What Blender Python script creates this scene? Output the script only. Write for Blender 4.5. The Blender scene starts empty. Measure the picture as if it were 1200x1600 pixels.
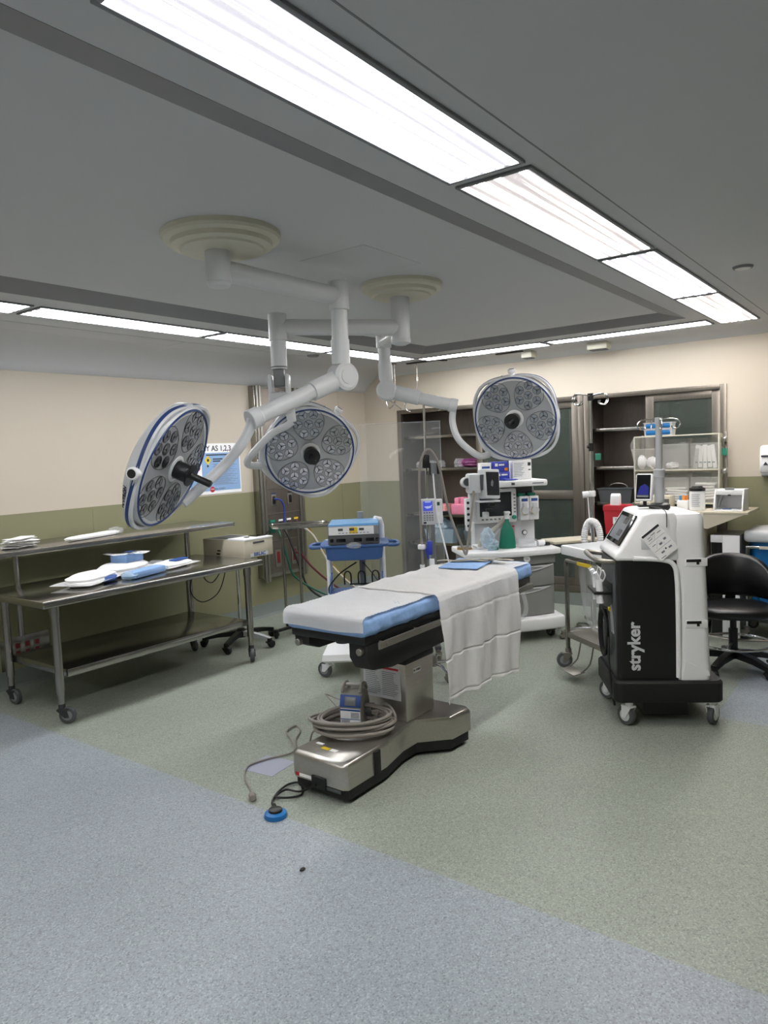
import bpy, bmesh, math, random
from mathutils import Vector as V, Matrix as M
random.seed(7)
S = bpy.context.scene
COL = S.collection
PI = math.pi

# ------------------------------------------------------------------ camera, world, exposure
cd = bpy.data.cameras.new('camera'); cam = bpy.data.objects.new('camera', cd); COL.objects.link(cam)
cd.sensor_fit = 'VERTICAL'; cd.sensor_height = 32.0; cd.lens = 32.0 * 1135.6 / 1600.0
cd.clip_start = 0.05
CR, CU, CF = V((0.5957, -0.8021, -0.0420)), V((0.0909, 0.0155, 0.9957)), V((0.7980, 0.5970, -0.0824))
m = M.Identity(4)
for i in range(3):
    m[i][0] = CR[i]; m[i][1] = CU[i]; m[i][2] = -CF[i]
m.translation = V((0, 0, 1.65)); cam.matrix_world = m
S.camera = cam
w = bpy.data.worlds.new('world'); S.world = w; w.use_nodes = True
w.node_tree.nodes['Background'].inputs[0].default_value = (0.5, 0.55, 0.6, 1)
w.node_tree.nodes['Background'].inputs[1].default_value = 0.05
S.view_settings.view_transform = 'Standard'; S.view_settings.look = 'None'
S.view_settings.gamma = 1.0; S.view_settings.use_curve_mapping = False
S.view_settings.exposure = 0.0
LAMP = 45.0            # radiance of the ceiling light panels

# ------------------------------------------------------------------ materials
def lin(c):
    return tuple(((x / 255) / 12.92 if x / 255 <= 0.04045 else (((x / 255) + 0.055) / 1.055) ** 2.4) for x in c) + (1,)

def mat(name, rgb, rough=0.5, metal=0.0, var=0.06, scale=12.0, bump=0.0, bscale=60.0, stretch=None, emit=0, spec=0.5):
    mt = bpy.data.materials.new(name); mt.use_nodes = True
    N, L = mt.node_tree.nodes, mt.node_tree.links
    b = N['Principled BSDF']
    b.inputs['Roughness'].default_value = rough; b.inputs['Metallic'].default_value = metal
    b.inputs['Specular IOR Level'].default_value = spec
    tc = N.new('ShaderNodeTexCoord'); mp = N.new('ShaderNodeMapping')
    L.new(tc.outputs['Object'], mp.inputs[0])
    if stretch: mp.inputs['Scale'].default_value = stretch
    nz = N.new('ShaderNodeTexNoise'); nz.inputs['Scale'].default_value = scale; nz.inputs['Detail'].default_value = 3
    L.new(mp.outputs[0], nz.inputs['Vector'])
    mx = N.new('ShaderNodeMix'); mx.data_type = 'RGBA'
    c = lin(rgb)
    mx.inputs[6].default_value = tuple(x * (1 - var) for x in c[:3]) + (1,)
    mx.inputs[7].default_value = tuple(min(1, x * (1 + var)) for x in c[:3]) + (1,)
    L.new(nz.outputs['Fac'], mx.inputs[0]); L.new(mx.outputs[2], b.inputs['Base Color'])
    if bump:
        n2 = N.new('ShaderNodeTexNoise'); n2.inputs['Scale'].default_value = bscale
        L.new(mp.outputs[0], n2.inputs['Vector'])
        bp = N.new('ShaderNodeBump'); bp.inputs['Strength'].default_value = bump; bp.inputs['Distance'].default_value = 0.02
        L.new(n2.outputs['Fac'], bp.inputs['Height']); L.new(bp.outputs[0], b.inputs['Normal'])
    if emit:
        L.new(mx.outputs[2], b.inputs['Emission Color']); b.inputs['Emission Strength'].default_value = emit
    return mt

def clear(name, rgb, alpha, rough=0.08):
    mt = mat(name, rgb, rough); b = mt.node_tree.nodes['Principled BSDF']
    b.inputs['Alpha'].default_value = alpha
    return mt

def wall_mat(name, split):
    mt = mat(name, (193, 183, 167), 0.55, var=0.02, scale=3)
    N, L = mt.node_tree.nodes, mt.node_tree.links; b = N['Principled BSDF']
    tc = N.new('ShaderNodeTexCoord'); sp = N.new('ShaderNodeSeparateXYZ'); L.new(tc.outputs['Object'], sp.inputs[0])
    lt = N.new('ShaderNodeMath'); lt.operation = 'LESS_THAN'; lt.inputs[1].default_value = split; L.new(sp.outputs[2], lt.inputs[0])
    mx = N.new('ShaderNodeMix'); mx.data_type = 'RGBA'
    L.new(lt.outputs[0], mx.inputs[0])
    src = b.inputs['Base Color'].links[0].from_socket; L.new(src, mx.inputs[6])
    mx.inputs[7].default_value = lin((132, 130, 100)); L.new(mx.outputs[2], b.inputs['Base Color'])
    return mt

def floor_mat():
    mt = bpy.data.materials.new('speckled_sheet_floor'); mt.use_nodes = True
    N, L = mt.node_tree.nodes, mt.node_tree.links; b = N['Principled BSDF']
    b.inputs['Roughness'].default_value = 0.42; b.inputs['Specular IOR Level'].default_value = 0.35
    tc = N.new('ShaderNodeTexCoord'); sp = N.new('ShaderNodeSeparateXYZ'); L.new(tc.outputs['Object'], sp.inputs[0])
    def mth(op, a, bv):
        n = N.new('ShaderNodeMath'); n.operation = op
        for k, x in ((0, a), (1, bv)):
            if isinstance(x, (int, float)): n.inputs[k].default_value = x
            else: L.new(x, n.inputs[k])
        return n.outputs[0]
    blue = mth('MAXIMUM', mth('LESS_THAN', sp.outputs[0], 2.262),
               mth('MULTIPLY', mth('GREATER_THAN', sp.outputs[0], 4.5), mth('LESS_THAN', sp.outputs[1], 0.985)))
    base = N.new('ShaderNodeMix'); base.data_type = 'RGBA'
    base.inputs[6].default_value = lin((147, 153, 142)); base.inputs[7].default_value = lin((149, 156, 162))
    L.new(blue, base.inputs[0])
    vo = N.new('ShaderNodeTexVoronoi'); vo.inputs['Scale'].default_value = 190; L.new(tc.outputs['Object'], vo.inputs['Vector'])
    bw = N.new('ShaderNodeSeparateColor'); L.new(vo.outputs['Color'], bw.inputs[0])
    rp = N.new('ShaderNodeValToRGB'); e = rp.color_ramp.elements
    e[0].position = 0.0; e[0].color = (0.62, 0.62, 0.62, 1); e[1].position = 1.0; e[1].color = (1.3, 1.3, 1.28, 1)
    x = e.new(0.22); x.color = (0.9, 0.9, 0.9, 1); x = e.new(0.8); x.color = (1.04, 1.04, 1.04, 1)
    L.new(bw.outputs[0], rp.inputs[0])
    mul = N.new('ShaderNodeMix'); mul.data_type = 'RGBA'; mul.blend_type = 'MULTIPLY'; mul.inputs[0].default_value = 1
    L.new(base.outputs[2], mul.inputs[6]); L.new(rp.outputs[0], mul.inputs[7])
    nz = N.new('ShaderNodeTexNoise'); nz.inputs['Scale'].default_value = 1.6; nz.inputs['Detail'].default_value = 5
    L.new(tc.outputs['Object'], nz.inputs['Vector'])
    r2 = N.new('ShaderNodeValToRGB'); e = r2.color_ramp.elements
    e[0].position = 0.3; e[0].color = (0.93, 0.93, 0.92, 1); e[1].position = 0.7; e[1].color = (1.05, 1.05, 1.04, 1)
    L.new(nz.outputs['Fac'], r2.inputs[0])
    m2 = N.new('ShaderNodeMix'); m2.data_type = 'RGBA'; m2.blend_type = 'MULTIPLY'; m2.inputs[0].default_value = 1
    L.new(mul.outputs[2], m2.inputs[6]); L.new(r2.outputs[0], m2.inputs[7])
    # scattered dark scuff specks
    v2 = N.new('ShaderNodeTexVoronoi'); v2.inputs['Scale'].default_value = 1.3; L.new(tc.outputs['Object'], v2.inputs['Vector'])
    sc = mth('LESS_THAN', v2.outputs['Distance'], 0.014)
    m3 = N.new('ShaderNodeMix'); m3.data_type = 'RGBA'; L.new(sc, m3.inputs[0]); L.new(m2.outputs[2], m3.inputs[6])
    m3.inputs[7].default_value = lin((70, 72, 70))
    L.new(m3.outputs[2], b.inputs['Base Color'])
    bp = N.new('ShaderNodeBump'); bp.inputs['Strength'].default_value = 0.08; bp.inputs['Distance'].default_value = 0.01
    L.new(bw.outputs[0], bp.inputs['Height']); L.new(bp.outputs[0], b.inputs['Normal'])
    return mt

def lens_mat(name, warm, axis, strength=1.0):
    mt = bpy.data.materials.new(name); mt.use_nodes = True
    N, L = mt.node_tree.nodes, mt.node_tree.links; b = N['Principled BSDF']
    b.inputs['Base Color'].default_value = (0.8, 0.8, 0.8, 1); b.inputs['Roughness'].default_value = 0.3
    tc = N.new('ShaderNodeTexCoord'); mp = N.new('ShaderNodeMapping'); L.new(tc.outputs['Object'], mp.inputs[0])
    mp.inputs['Scale'].default_value = (0.3, 30, 1) if axis == 'x' else (30, 0.3, 1)
    nz = N.new('ShaderNodeTexNoise'); nz.inputs['Scale'].default_value = 1.0; nz.inputs['Detail'].default_value = 4
    L.new(mp.outputs[0], nz.inputs['Vector'])
    rp = N.new('ShaderNodeValToRGB'); e = rp.color_ramp.elements
    e[0].position = 0.41; e[0].color = (0.0150, 0.0143, 0.0158, 1); e[1].position = 0.57; e[1].color = (1, 1, 1, 1)
    x = e.new(0.46); x.color = (0.022, 0.0214, 0.0228, 1)
    L.new(nz.outputs['Fac'], rp.inputs[0])
    mx = N.new('ShaderNodeMix'); mx.data_type = 'RGBA'; mx.blend_type = 'MULTIPLY'; mx.inputs[0].default_value = 1
    L.new(rp.outputs[0], mx.inputs[6]); mx.inputs[7].default_value = warm
    L.new(mx.outputs[2], b.inputs['Emission Color']); b.inputs['Emission Strength'].default_value = LAMP * strength
    return mt

X = {}
X['ceil'] = mat('painted_ceiling', (200, 201, 203), 0.6, var=0.02, scale=2)
X['trimgrey'] = mat('grey_painted_trim', (128, 129, 133), 0.5, var=0.04)
X['baseb'] = mat('coved_vinyl_base', (122, 128, 124), 0.5, var=0.08, scale=60)
X['wall'] = wall_mat('two_tone_wall_paint', 1.30)
X['floor'] = floor_mat()
X['steel'] = mat('brushed_steel', (164, 162, 157), 0.2, 0.98, var=0.16, scale=9, stretch=(1, 14, 14))
X['steelt'] = mat('satin_table_steel', (184, 180, 173), 0.34, 0.93, var=0.12, scale=9, stretch=(1, 14, 14))
X['palegrey'] = mat('pale_grey_pole', (164, 166, 168), 0.4, var=0.03)
X['steelv'] = mat('brushed_steel_upright', (152, 149, 143), 0.24, 0.95, var=0.18, scale=9, stretch=(14, 14, 0.6))
X['steelw'] = mat('soft_steel', (150, 146, 138), 0.42, 0.85, var=0.1)
X['chrome'] = mat('chrome', (205, 205, 205), 0.14, 1.0, var=0.03)
X['darksteel'] = mat('dark_steel', (72, 72, 72), 0.4, 0.8)
X['white'] = mat('white_plastic', (236, 236, 237), 0.38, var=0.02)
X['lgrey'] = mat('light_grey_enamel', (205, 207, 209), 0.3, var=0.02)
X['offw'] = mat('aged_ivory_plastic', (206, 203, 186), 0.42, var=0.05)
X['cream'] = mat('cream_enamel', (200, 192, 172), 0.45, var=0.03)
X['grey'] = mat('mid_grey_plastic', (128, 130, 131), 0.45, var=0.04)
X['dgrey'] = mat('dark_grey_plastic', (72, 74, 77), 0.5, var=0.05)
X['drawer'] = mat('drawer_grey', (136, 136, 134), 0.45, var=0.03)
X['black'] = mat('black_plastic', (13, 13, 15), 0.42, var=0.1)
X['gloss'] = mat('gloss_black_glass', (8, 9, 11), 0.12, var=0.1)
X['rubber'] = mat('black_rubber', (17, 17, 18), 0.6, var=0.1)
X['vinyl'] = mat('black_vinyl', (13, 13, 15), 0.33, var=0.1, bump=0.06, bscale=200)
X['tyre'] = mat('grey_tyre', (78, 80, 82), 0.6)
X['blue'] = mat('blue_stripe', (36, 60, 112), 0.35)
X['sheetblue'] = mat('blue_disposable_cover', (134, 168, 214), 0.75, var=0.1, scale=16, bump=0.55, bscale=13)
X['sheet'] = mat('white_sheet', (246, 245, 244), 0.85, var=0.02, scale=20, bump=0.12, bscale=30)
X['paper'] = mat('white_paper', (244, 243, 242), 0.7, var=0.03, scale=30, bump=0.2, bscale=40)
X['esu'] = mat('blue_enamel', (84, 142, 190), 0.35, var=0.04)
X['esucart'] = mat('cart_blue_plastic', (58, 92, 146), 0.42, var=0.05)
X['bagblue'] = mat('blue_bag_film', (24, 108, 172), 0.4, var=0.2, scale=8, bump=0.4, bscale=9)
X['teal'] = mat('green_rubber_bag', (14, 116, 92), 0.5, var=0.1, bump=0.15, bscale=20)
X['tag'] = mat('green_tape', (44, 140, 116), 0.5)
X['red'] = mat('red_plastic', (186, 36, 48), 0.4, var=0.05)
X['dred'] = mat('dark_red_outlet', (120, 28, 36), 0.45)
X['pink'] = mat('pink_wrap', (226, 136, 164), 0.6, var=0.12, scale=20, bump=0.2, bscale=30)
X['salmon'] = mat('salmon_box', (222, 150, 148), 0.6, var=0.06)
X['purple'] = mat('purple_wrap', (110, 44, 92), 0.5, var=0.2, scale=30, bump=0.3, bscale=30)
X['yellow'] = mat('yellow_label', (226, 196, 40), 0.5)
X['royal'] = mat('royal_blue_card', (52, 66, 172), 0.45, var=0.08)
X['orange'] = mat('orange_plastic', (226, 130, 40), 0.5)
X['ghose'] = mat('grey_hose', (138, 131, 124), 0.5, var=0.08)
X['pumpgrey'] = mat('pump_grey', (146, 142, 134), 0.45, var=0.04)
X['lcd'] = mat('lcd_blue_glow', (70, 84, 196), 0.3, emit=0.5)
X['lcdp'] = mat('lcd_pale', (190, 200, 245), 0.3, emit=0.35)
X['scrn'] = mat('dim_screen', (44, 46, 50), 0.18, var=0.1)
X['scrng'] = mat('screen_grey', (120, 124, 128), 0.2)
X['scrnv'] = mat('screen_navy', (36, 42, 120), 0.25, emit=0.2)
X['tanbrass'] = mat('amber_plastic', (176, 136, 62), 0.4)
X['strap'] = mat('beige_strap', (196, 190, 176), 0.7)
X['pblue'] = mat('poster_blue', (140, 172, 212), 0.5, var=0.05, scale=2)
X['ink'] = mat('printed_ink', (40, 42, 52), 0.6)
X['inkg'] = mat('printed_grey_ink', (120, 124, 134), 0.6)
X['inkb'] = mat('printed_blue_ink', (48, 82, 150), 0.5)
X['patch'] = mat('lilac_tape', (158, 160, 176), 0.5)
X['face'] = mat('light_face_plate', (164, 167, 170), 0.25, 0.35, var=0.12, scale=6)
X['reflect'] = mat('lamp_reflector_metal', (172, 175, 180), 0.2, 1.0, var=0.2, scale=90)
X['cordblue'] = mat('blue_cable', (34, 60, 150), 0.5)
X['green'] = mat('dark_green_hose', (16, 80, 62), 0.5)
X['maroon'] = mat('maroon_hose', (92, 26, 40), 0.5)
X['mustard'] = mat('mustard_hose', (130, 104, 30), 0.5)
X['cabdark'] = mat('cabinet_steel_inside', (118, 110, 102), 0.45, 0.7, var=0.15, scale=6, stretch=(8, 8, 1))
X['cabframe'] = mat('cabinet_frame_steel', (124, 117, 108), 0.36, 0.85, var=0.15, scale=7, stretch=(10, 10, 0.8))
X['glass'] = clear('cabinet_glass', (74, 82, 76), 0.45, 0.04)
X['acryl'] = clear('clear_acrylic', (225, 230, 228), 0.10, 0.03)
X['film'] = clear('clear_bag_film', (235, 238, 240), 0.22, 0.15)
X['filmb'] = clear('bluish_bag_film', (190, 214, 230), 0.5, 0.15)
X['binclr'] = clear('clear_bin_plastic', (225, 224, 218), 0.18, 0.1)
X['lensw'] = lens_mat('light_lens_warm', (1.0, 0.93, 0.86, 1), 'x', 0.8)
X['lensx'] = lens_mat('light_lens_cool', (0.97, 0.98, 1.0, 1), 'x')
X['lensy'] = lens_mat('light_lens_cross', (0.97, 0.98, 1.0, 1), 'y')

# ------------------------------------------------------------------ mesh builder
def catmull(p, k=6, closed=False):
    p = [V(a) for a in p]; n = len(p); out = []
    for i in range(n if closed else n - 1):
        if closed: a, b, c, d = p[i - 1], p[i], p[(i + 1) % n], p[(i + 2) % n]
        else: a, b, c, d = p[max(i - 1, 0)], p[i], p[i + 1], p[min(i + 2, n - 1)]
        for j in range(k):
            t = j / k
            out.append(0.5 * ((2 * b) + (c - a) * t + (2 * a - 5 * b + 4 * c - d) * t * t + (3 * b - a - 3 * c + d) * t ** 3))
    if not closed: out.append(p[-1])
    return out

class B:
    def __init__(s): s.bm = bmesh.new(); s.m = 0; s.n = 0
    def mi(s, k): s.m = k; return s
    def _fin(s):
        for f in s.bm.faces:
            if not f.tag: f.material_index = s.m; f.tag = True
        return s
    def _merge(s, bm, mt=None):
        if mt is not None: bm.transform(mt)
        me = bpy.data.meshes.new('t'); bm.to_mesh(me); bm.free(); 
        n0 = len(s.bm.faces); s.bm.from_mesh(me); bpy.data.meshes.remove(me)
        s.bm.faces.ensure_lookup_table()
        for f in s.bm.faces[n0:]: f.material_index = s.m; f.tag = True
        return s
    def box(s, c, d, bev=0.0, rot=None, seg=2):
        bm = bmesh.new(); bmesh.ops.create_cube(bm, size=1); bm.transform(M.Diagonal((d[0], d[1], d[2], 1)))
        if bev:
            bev = min(bev, min(d) * 0.49)
            bmesh.ops.bevel(bm, geom=bm.edges[:], offset=bev, segments=seg, affect='EDGES', profile=0.5)
        mt = M.Translation(c)
        if rot is not None: mt = mt @ rot.to_4x4()
        return s._merge(bm, mt)
    def bx(s, x0, x1, y0, y1, z0, z1, bev=0.0, seg=2):
        return s.box(((x0 + x1) / 2, (y0 + y1) / 2, (z0 + z1) / 2), (abs(x1 - x0), abs(y1 - y0), abs(z1 - z0)), bev, None, seg)
    def lathe(s, prof, o=(0, 0, 0), ax=(0, 0, 1), n=24, sx=1, sy=1):
        bm = bmesh.new(); rings = []
        for r, h in prof:
            if r < 1e-6: rings.append([bm.verts.new((0, 0, h))])
            else: rings.append([bm.verts.new((r * math.cos(2 * PI * i / n) * sx, r * math.sin(2 * PI * i / n) * sy, h)) for i in range(n)])
        for a, b in zip(rings, rings[1:]):
            for i in range(n):
                j = (i + 1) % n
                if len(a) == 1 and len(b) == 1: continue
                if len(a) == 1: bm.faces.new((a[0], b[j], b[i]))
                elif len(b) == 1: bm.faces.new((a[i], a[j], b[0]))
                else: bm.faces.new((a[i], a[j], b[j], b[i]))
        if len(rings[0]) > 1: bm.faces.new(rings[0][::-1])
        if len(rings[-1]) > 1: bm.faces.new(rings[-1])
        bmesh.ops.recalc_face_normals(bm, faces=bm.faces[:])
        q = V((0, 0, 1)).rotation_difference(V(ax).normalized())
        return s._merge(bm, M.Translation(o) @ q.to_matrix().to_4x4())
    def cyl(s, a, b, r, r2=None, n=20, bev=0.0):
        a, b = V(a), V(b); h = (b - a).length; r2 = r if r2 is None else r2
        pr = [(r, 0), (r2, h)] if not bev else [(r - bev, 0), (r, bev), (r2, h - bev), (r2 - bev, h)]
        return s.lathe(pr, a, b - a, n)
    def tube(s, pts, r, n=8, closed=False, k=0):
        pts = catmull(pts, k, closed) if k else [V(p) for p in pts]
        bm = bmesh.new(); rings = []; N = len(pts); up = None
        for i, p in enumerate(pts):
            if closed: t = pts[(i + 1) % N] - pts[i - 1]
            else: t = pts[min(i + 1, N - 1)] - pts[max(i - 1, 0)]
            t.normalize()
            if up is None:
                up = V((0, 0, 1)) if abs(t.z) < 0.9 else V((1, 0, 0))
            sd = t.cross(up)
            if sd.length < 1e-5: sd = t.orthogonal()
            sd.normalize(); up = sd.cross(t).normalized()
            rr = r[min(i, len(r) - 1)] if isinstance(r, (list, tuple)) else r
            rings.append([bm.verts.new(p + (sd * math.cos(2 * PI * j / n) + up * math.sin(2 * PI * j / n)) * rr) for j in range(n)])
        for a, b in zip(rings, rings[1:] + ([rings[0]] if closed else [])):
            for j in range(n): bm.faces.new((a[j], a[(j + 1) % n], b[(j + 1) % n], b[j]))
        if not closed: bm.faces.new(rings[0][::-1]); bm.faces.new(rings[-1])
        bmesh.ops.recalc_face_normals(bm, faces=bm.faces[:])
        return s._merge(bm)
    def prism(s, poly, h0, h1, mt=None, bev=0.0, seg=2):
        bm = bmesh.new()
        a = [bm.verts.new((p[0], p[1], h0)) for p in poly]; b = [bm.verts.new((p[0], p[1], h1)) for p in poly]
        n = len(poly); bm.faces.new(a[::-1]); bm.faces.new(b)
        for i in range(n): bm.faces.new((a[i], a[(i + 1) % n], b[(i + 1) % n], b[i]))
        bmesh.ops.recalc_face_normals(bm, faces=bm.faces[:])
        if bev: bmesh.ops.bevel(bm, geom=bm.edges[:], offset=bev, segments=seg, affect='EDGES', profile=0.5)
        return s._merge(bm, mt)
    def loft(s, loops, cap=True):
        bm = bmesh.new(); R = [[bm.verts.new(p) for p in l] for l in loops]; n = len(R[0])
        for a, b in zip(R, R[1:]):
            for i in range(n): bm.faces.new((a[i], a[(i + 1) % n], b[(i + 1) % n], b[i]))
        if cap: bm.faces.new(R[0][::-1]); bm.faces.new(R[-1])
        bmesh.ops.recalc_face_normals(bm, faces=bm.faces[:])
        return s._merge(bm)
    def sheet(s, fn, nu, nv, th=0.004):
        bm = bmesh.new()
        g = [[bm.verts.new(fn(i / nu, j / nv)) for j in range(nv + 1)] for i in range(nu + 1)]
        for i in range(nu):
            for j in range(nv): bm.faces.new((g[i][j], g[i + 1][j], g[i + 1][j + 1], g[i][j + 1]))
        if th: bmesh.ops.solidify(bm, geom=bm.faces[:], thickness=th)
        return s._merge(bm)
    def blob(s, c, d, amp=0.1, seed=0, sub=3, p=2.0, mt=None):
        bm = bmesh.new(); bmesh.ops.create_icosphere(bm, subdivisions=sub, radius=1)
        rn = random.Random(seed); ph = [rn.uniform(0, 6) for _ in range(6)]
        for v in bm.verts:
            q = v.co.copy()
            k = (abs(q.x) ** p + abs(q.y) ** p + abs(q.z) ** p) ** (-1 / p)
            k *= 1 + amp * (math.sin(5 * q.x + ph[0]) * math.sin(6 * q.y + ph[1]) + 0.6 * math.sin(9 * q.x + 7 * q.y + ph[2]) + 0.5 * math.sin(11 * q.z + ph[3]))
            v.co = V((q.x * k * d[0], q.y * k * d[1], q.z * k * d[2]))
        return s._merge(bm, M.Translation(c) @ (mt.to_4x4() if mt is not None else M.Identity(4)))
    def text(s, body, size, mt, ext=0.0006, align='CENTER', bold=0.0):
        cu = bpy.data.curves.new('t', 'FONT'); cu.body = body; cu.size = size; cu.extrude = ext
        cu.align_x = align; cu.align_y = 'CENTER'; cu.offset = bold; cu.resolution_u = 3
        o = bpy.data.objects.new('t', cu); COL.objects.link(o)
        dg = bpy.context.evaluated_depsgraph_get(); dg.update()
        me = bpy.data.meshes.new_from_object(o.evaluated_get(dg))
        bpy.data.objects.remove(o); bpy.data.curves.remove(cu)
        bm = bmesh.new(); bm.from_mesh(me); bpy.data.meshes.remove(me)
        return s._merge(bm, mt)
    def obj(s, name, mats, parent=None, world=False, sharp=0.6, flat=False):
        if world and parent is not None: s.bm.transform(FR[parent.name].inverted())
        me = bpy.data.meshes.new(name); s.bm.to_mesh(me); s.bm.free()
        for k in (mats if isinstance(mats, (list, tuple)) else [mats]): me.materials.append(X[k])
        if not flat:
            me.polygons.foreach_set('use_smooth', [True] * len(me.polygons)); me.set_sharp_from_angle(angle=sharp)
        o = bpy.data.objects.new(name, me); COL.objects.link(o)
        if parent is not None:
            o.parent = parent; FR[o.name] = FR[parent.name]
        else: FR[o.name] = M.Identity(4)
        return o

FR = {}
def tag(o, label, cat, group=None, kind=None):
    o['label'] = label; o['category'] = cat
    if group: o['group'] = group
    if kind: o['kind'] = kind
    return o
def thing(name, label, cat, loc=(0, 0, 0), rz=0.0, group=None):
    o = bpy.data.objects.new(name, None); COL.objects.link(o); o.empty_display_size = 0.05
    o.location = loc; o.rotation_euler = (0, 0, math.radians(rz))
    FR[o.name] = M.Translation(loc) @ M.Rotation(math.radians(rz), 4, 'Z')
    return tag(o, label, cat, group)
def struct(b, name, mats, **k):
    o = b.obj(name, mats, **k); o['kind'] = 'structure'; return o
def solo(b, name, mats, label, cat, loc=None, rz=0.0, group=None, **k):
    o = b.obj(name, mats, None, **k)
    if loc is not None: o.location = loc; o.rotation_euler = (0, 0, math.radians(rz))
    return tag(o, label, cat, group)
def basis(o, x, y, z):
    mt = M.Identity(4)
    for i in range(3): mt[i][0] = x[i]; mt[i][1] = y[i]; mt[i][2] = z[i]; mt[i][3] = o[i]
    return mt
def fac(o, nx):   # text/flat frame on a vertical face: origin o, horizontal reading direction nx
    x = V(nx).normalized(); y = V((0, 0, 1)); return basis(o, x, y, x.cross(y))
def caster(par, x, y, h, r=0.05, wd=0.03, yaw=0.0, fork='steelw', tyre='tyre', hub='lgrey', off=0.03, name='caster'):
    c, s = math.cos(yaw), math.sin(yaw); d = V((c, s, 0)); ax = V((-s, c, 0)); o = V((x, y, 0)); wc = o + d * off + V((0, 0, r))
    b = B(); b.cyl(o + V((0, 0, h)), o + V((0, 0, h - 0.03)), 0.022, n=14)
    R = M.Rotation(yaw, 3, 'Z')
    b.box(o + d * off * 0.3 + V((0, 0, h - 0.035)), (0.07, wd + 0.02, 0.012), 0.003, R)
    for q in (-1, 1):
        b.prism([(-0.03, h - 0.035), (0.035, h - 0.035), (off + 0.014, r - 0.012), (off - 0.014, r - 0.012)], -0.003, 0.003,
                basis(o + ax * q * (wd / 2 + 0.008), d, V((0, 0, 1)), d.cross(V((0, 0, 1)))))
    f = b.obj(name, fork, par)
    b = B(); pr = [(r * 0.55, -wd / 2), (r * 0.93, -wd / 2), (r, -wd / 2 + 0.006), (r, wd / 2 - 0.006), (r * 0.93, wd / 2), (r * 0.55, wd / 2)]
    b.lathe(pr, wc, ax, 24); b.mi(1).lathe([(0.2 * r, -wd / 2 - 0.004), (r * 0.6, -wd / 2 - 0.002), (r * 0.6, wd / 2 + 0.002), (0.2 * r, wd / 2 + 0.004)], wc, ax, 20)
    b.obj('wheel', [tyre, hub], f)
    return f

# ------------------------------------------------------------------ setting
YL, XB, ZC, YR, XN = 5.506, 7.05, 2.60, -2.4, -2.2
b = B(); b.bx(XN, XB + 0.6, YR, YL + 0.1, -0.06, 0.0); struct(b, 'floor', 'floor')
b = B(); b.bx(XN - 0.1, XB + 0.7, YL, YL + 0.12, 0, 2.75); struct(b, 'wall_left', 'wall')
CY0, CY1, CZ0, CZ1 = 1.427, 5.02, 0.14, 2.128        # recess for the steel cabinets
b = B(); b.bx(XB, XB + 0.12, YR, CY0, 0, 2.75); b.bx(XB, XB + 0.12, CY1, YL, 0, 2.75)
b.bx(XB, XB + 0.12, CY0, CY1, CZ1, 2.75); b.bx(XB, XB + 0.12, CY0, CY1, 0, CZ0); struct(b, 'wall_back', 'wall')
b = B(); b.bx(XN - 0.1, XB + 0.1, YR - 0.12, YR, 0, 2.75); struct(b, 'wall_right', 'wall')
b = B(); b.bx(XN - 0.12, XN, YR, YL, 0, 2.75); struct(b, 'wall_near', 'wall')
# ceiling: flat outer ring at ZC, higher inner panel, coved edges along the left and back walls
TX0, TX1, TY0, TY1, TW, TD = -1.4, 6.13, 1.537, 4.035, 0.165, 0.045
b = B()
b.bx(XN, TX1, YR, TY0, ZC, ZC + 0.12); b.bx(XN, TX1, TY1, 5.10, ZC, ZC + 0.12)
b.bx(TX1, 6.82, YR, 5.10, ZC, ZC + 0.12); b.bx(XN, TX0, TY0, TY1, ZC, ZC + 0.12)
b.bx(TX0 - 0.05, TX1 + 0.05, TY0 - 0.05, TY1 + 0.05, ZC + TD, ZC + 0.14)
cov = [(5.08, 0), (5.18, -0.012), (5.30, -0.055), (5.40, -0.125), (5.46, -0.185), (5.49, -0.22), (5.506, -0.225), (5.51, 0.12), (5.08, 0.12)]
b.prism([(p[0], ZC + p[1]) for p in cov], XN, XB, basis((0, 0, 0), V((0, 1, 0)), V((0, 0, 1)), V((1, 0, 0))))
cov = [(6.80, 0), (6.90, -0.012), (6.98, -0.035), (7.03, -0.065), (7.055, -0.075), (7.055, 0.12), (6.80, 0.12)]
b.prism([(p[0], ZC + p[1]) for p in cov], -5.3, -YR, basis((0, 0, 0), V((1, 0, 0)), V((0, 0, 1)), V((0, -1, 0))))
struct(b, 'ceiling', 'ceil')
def ramp(n, a, c):       # one sloping trim board of the ceiling recess, from outer edge a to inner edge c
    b = B(); (ax, ay, bx_, by), (cx, cy, dx, dy) = a, c
    z0, z1 = ZC - 0.001, ZC + TD - 0.001
    lo = [(ax, ay, z0), (bx_, by, z0), (dx, dy, z1), (cx, cy, z1)]
    b.loft([lo, [(p[0], p[1], p[2] + 0.02) for p in lo]]); struct(b, 'trim_%d' % n, 'trimgrey', flat=True)
ix0, ix1, iy0, iy1 = TX0 + TW, TX1 - TW, TY0 + TW, TY1 - TW
ramp(1, (TX0, TY0, TX1, TY0), (ix0, iy0, ix1, iy0)); ramp(2, (TX0, TY1, TX1, TY1), (ix0, iy1, ix1, iy1))
ramp(3, (TX1, TY0, TX1, TY1), (ix1, iy0, ix1, iy1)); ramp(4, (TX0, TY0, TX0, TY1), (ix0, iy0, ix0, iy1))
b = B(); b.prism([(YL, 0), (YL - 0.05, 0.0), (YL - 0.02, 0.018), (YL - 0.008, 0.06), (YL - 0.006, 0.13), (YL, 0.13)], XN, XB,
                 basis((0, 0, 0), V((0, 1, 0)), V((0, 0, 1)), V((1, 0, 0)))); struct(b, 'baseboard_left', 'baseb')
b = B(); b.bx(XB - 0.008, XB, YR, YL, 0, 0.13); struct(b, 'baseboard_back', 'baseb')
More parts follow.
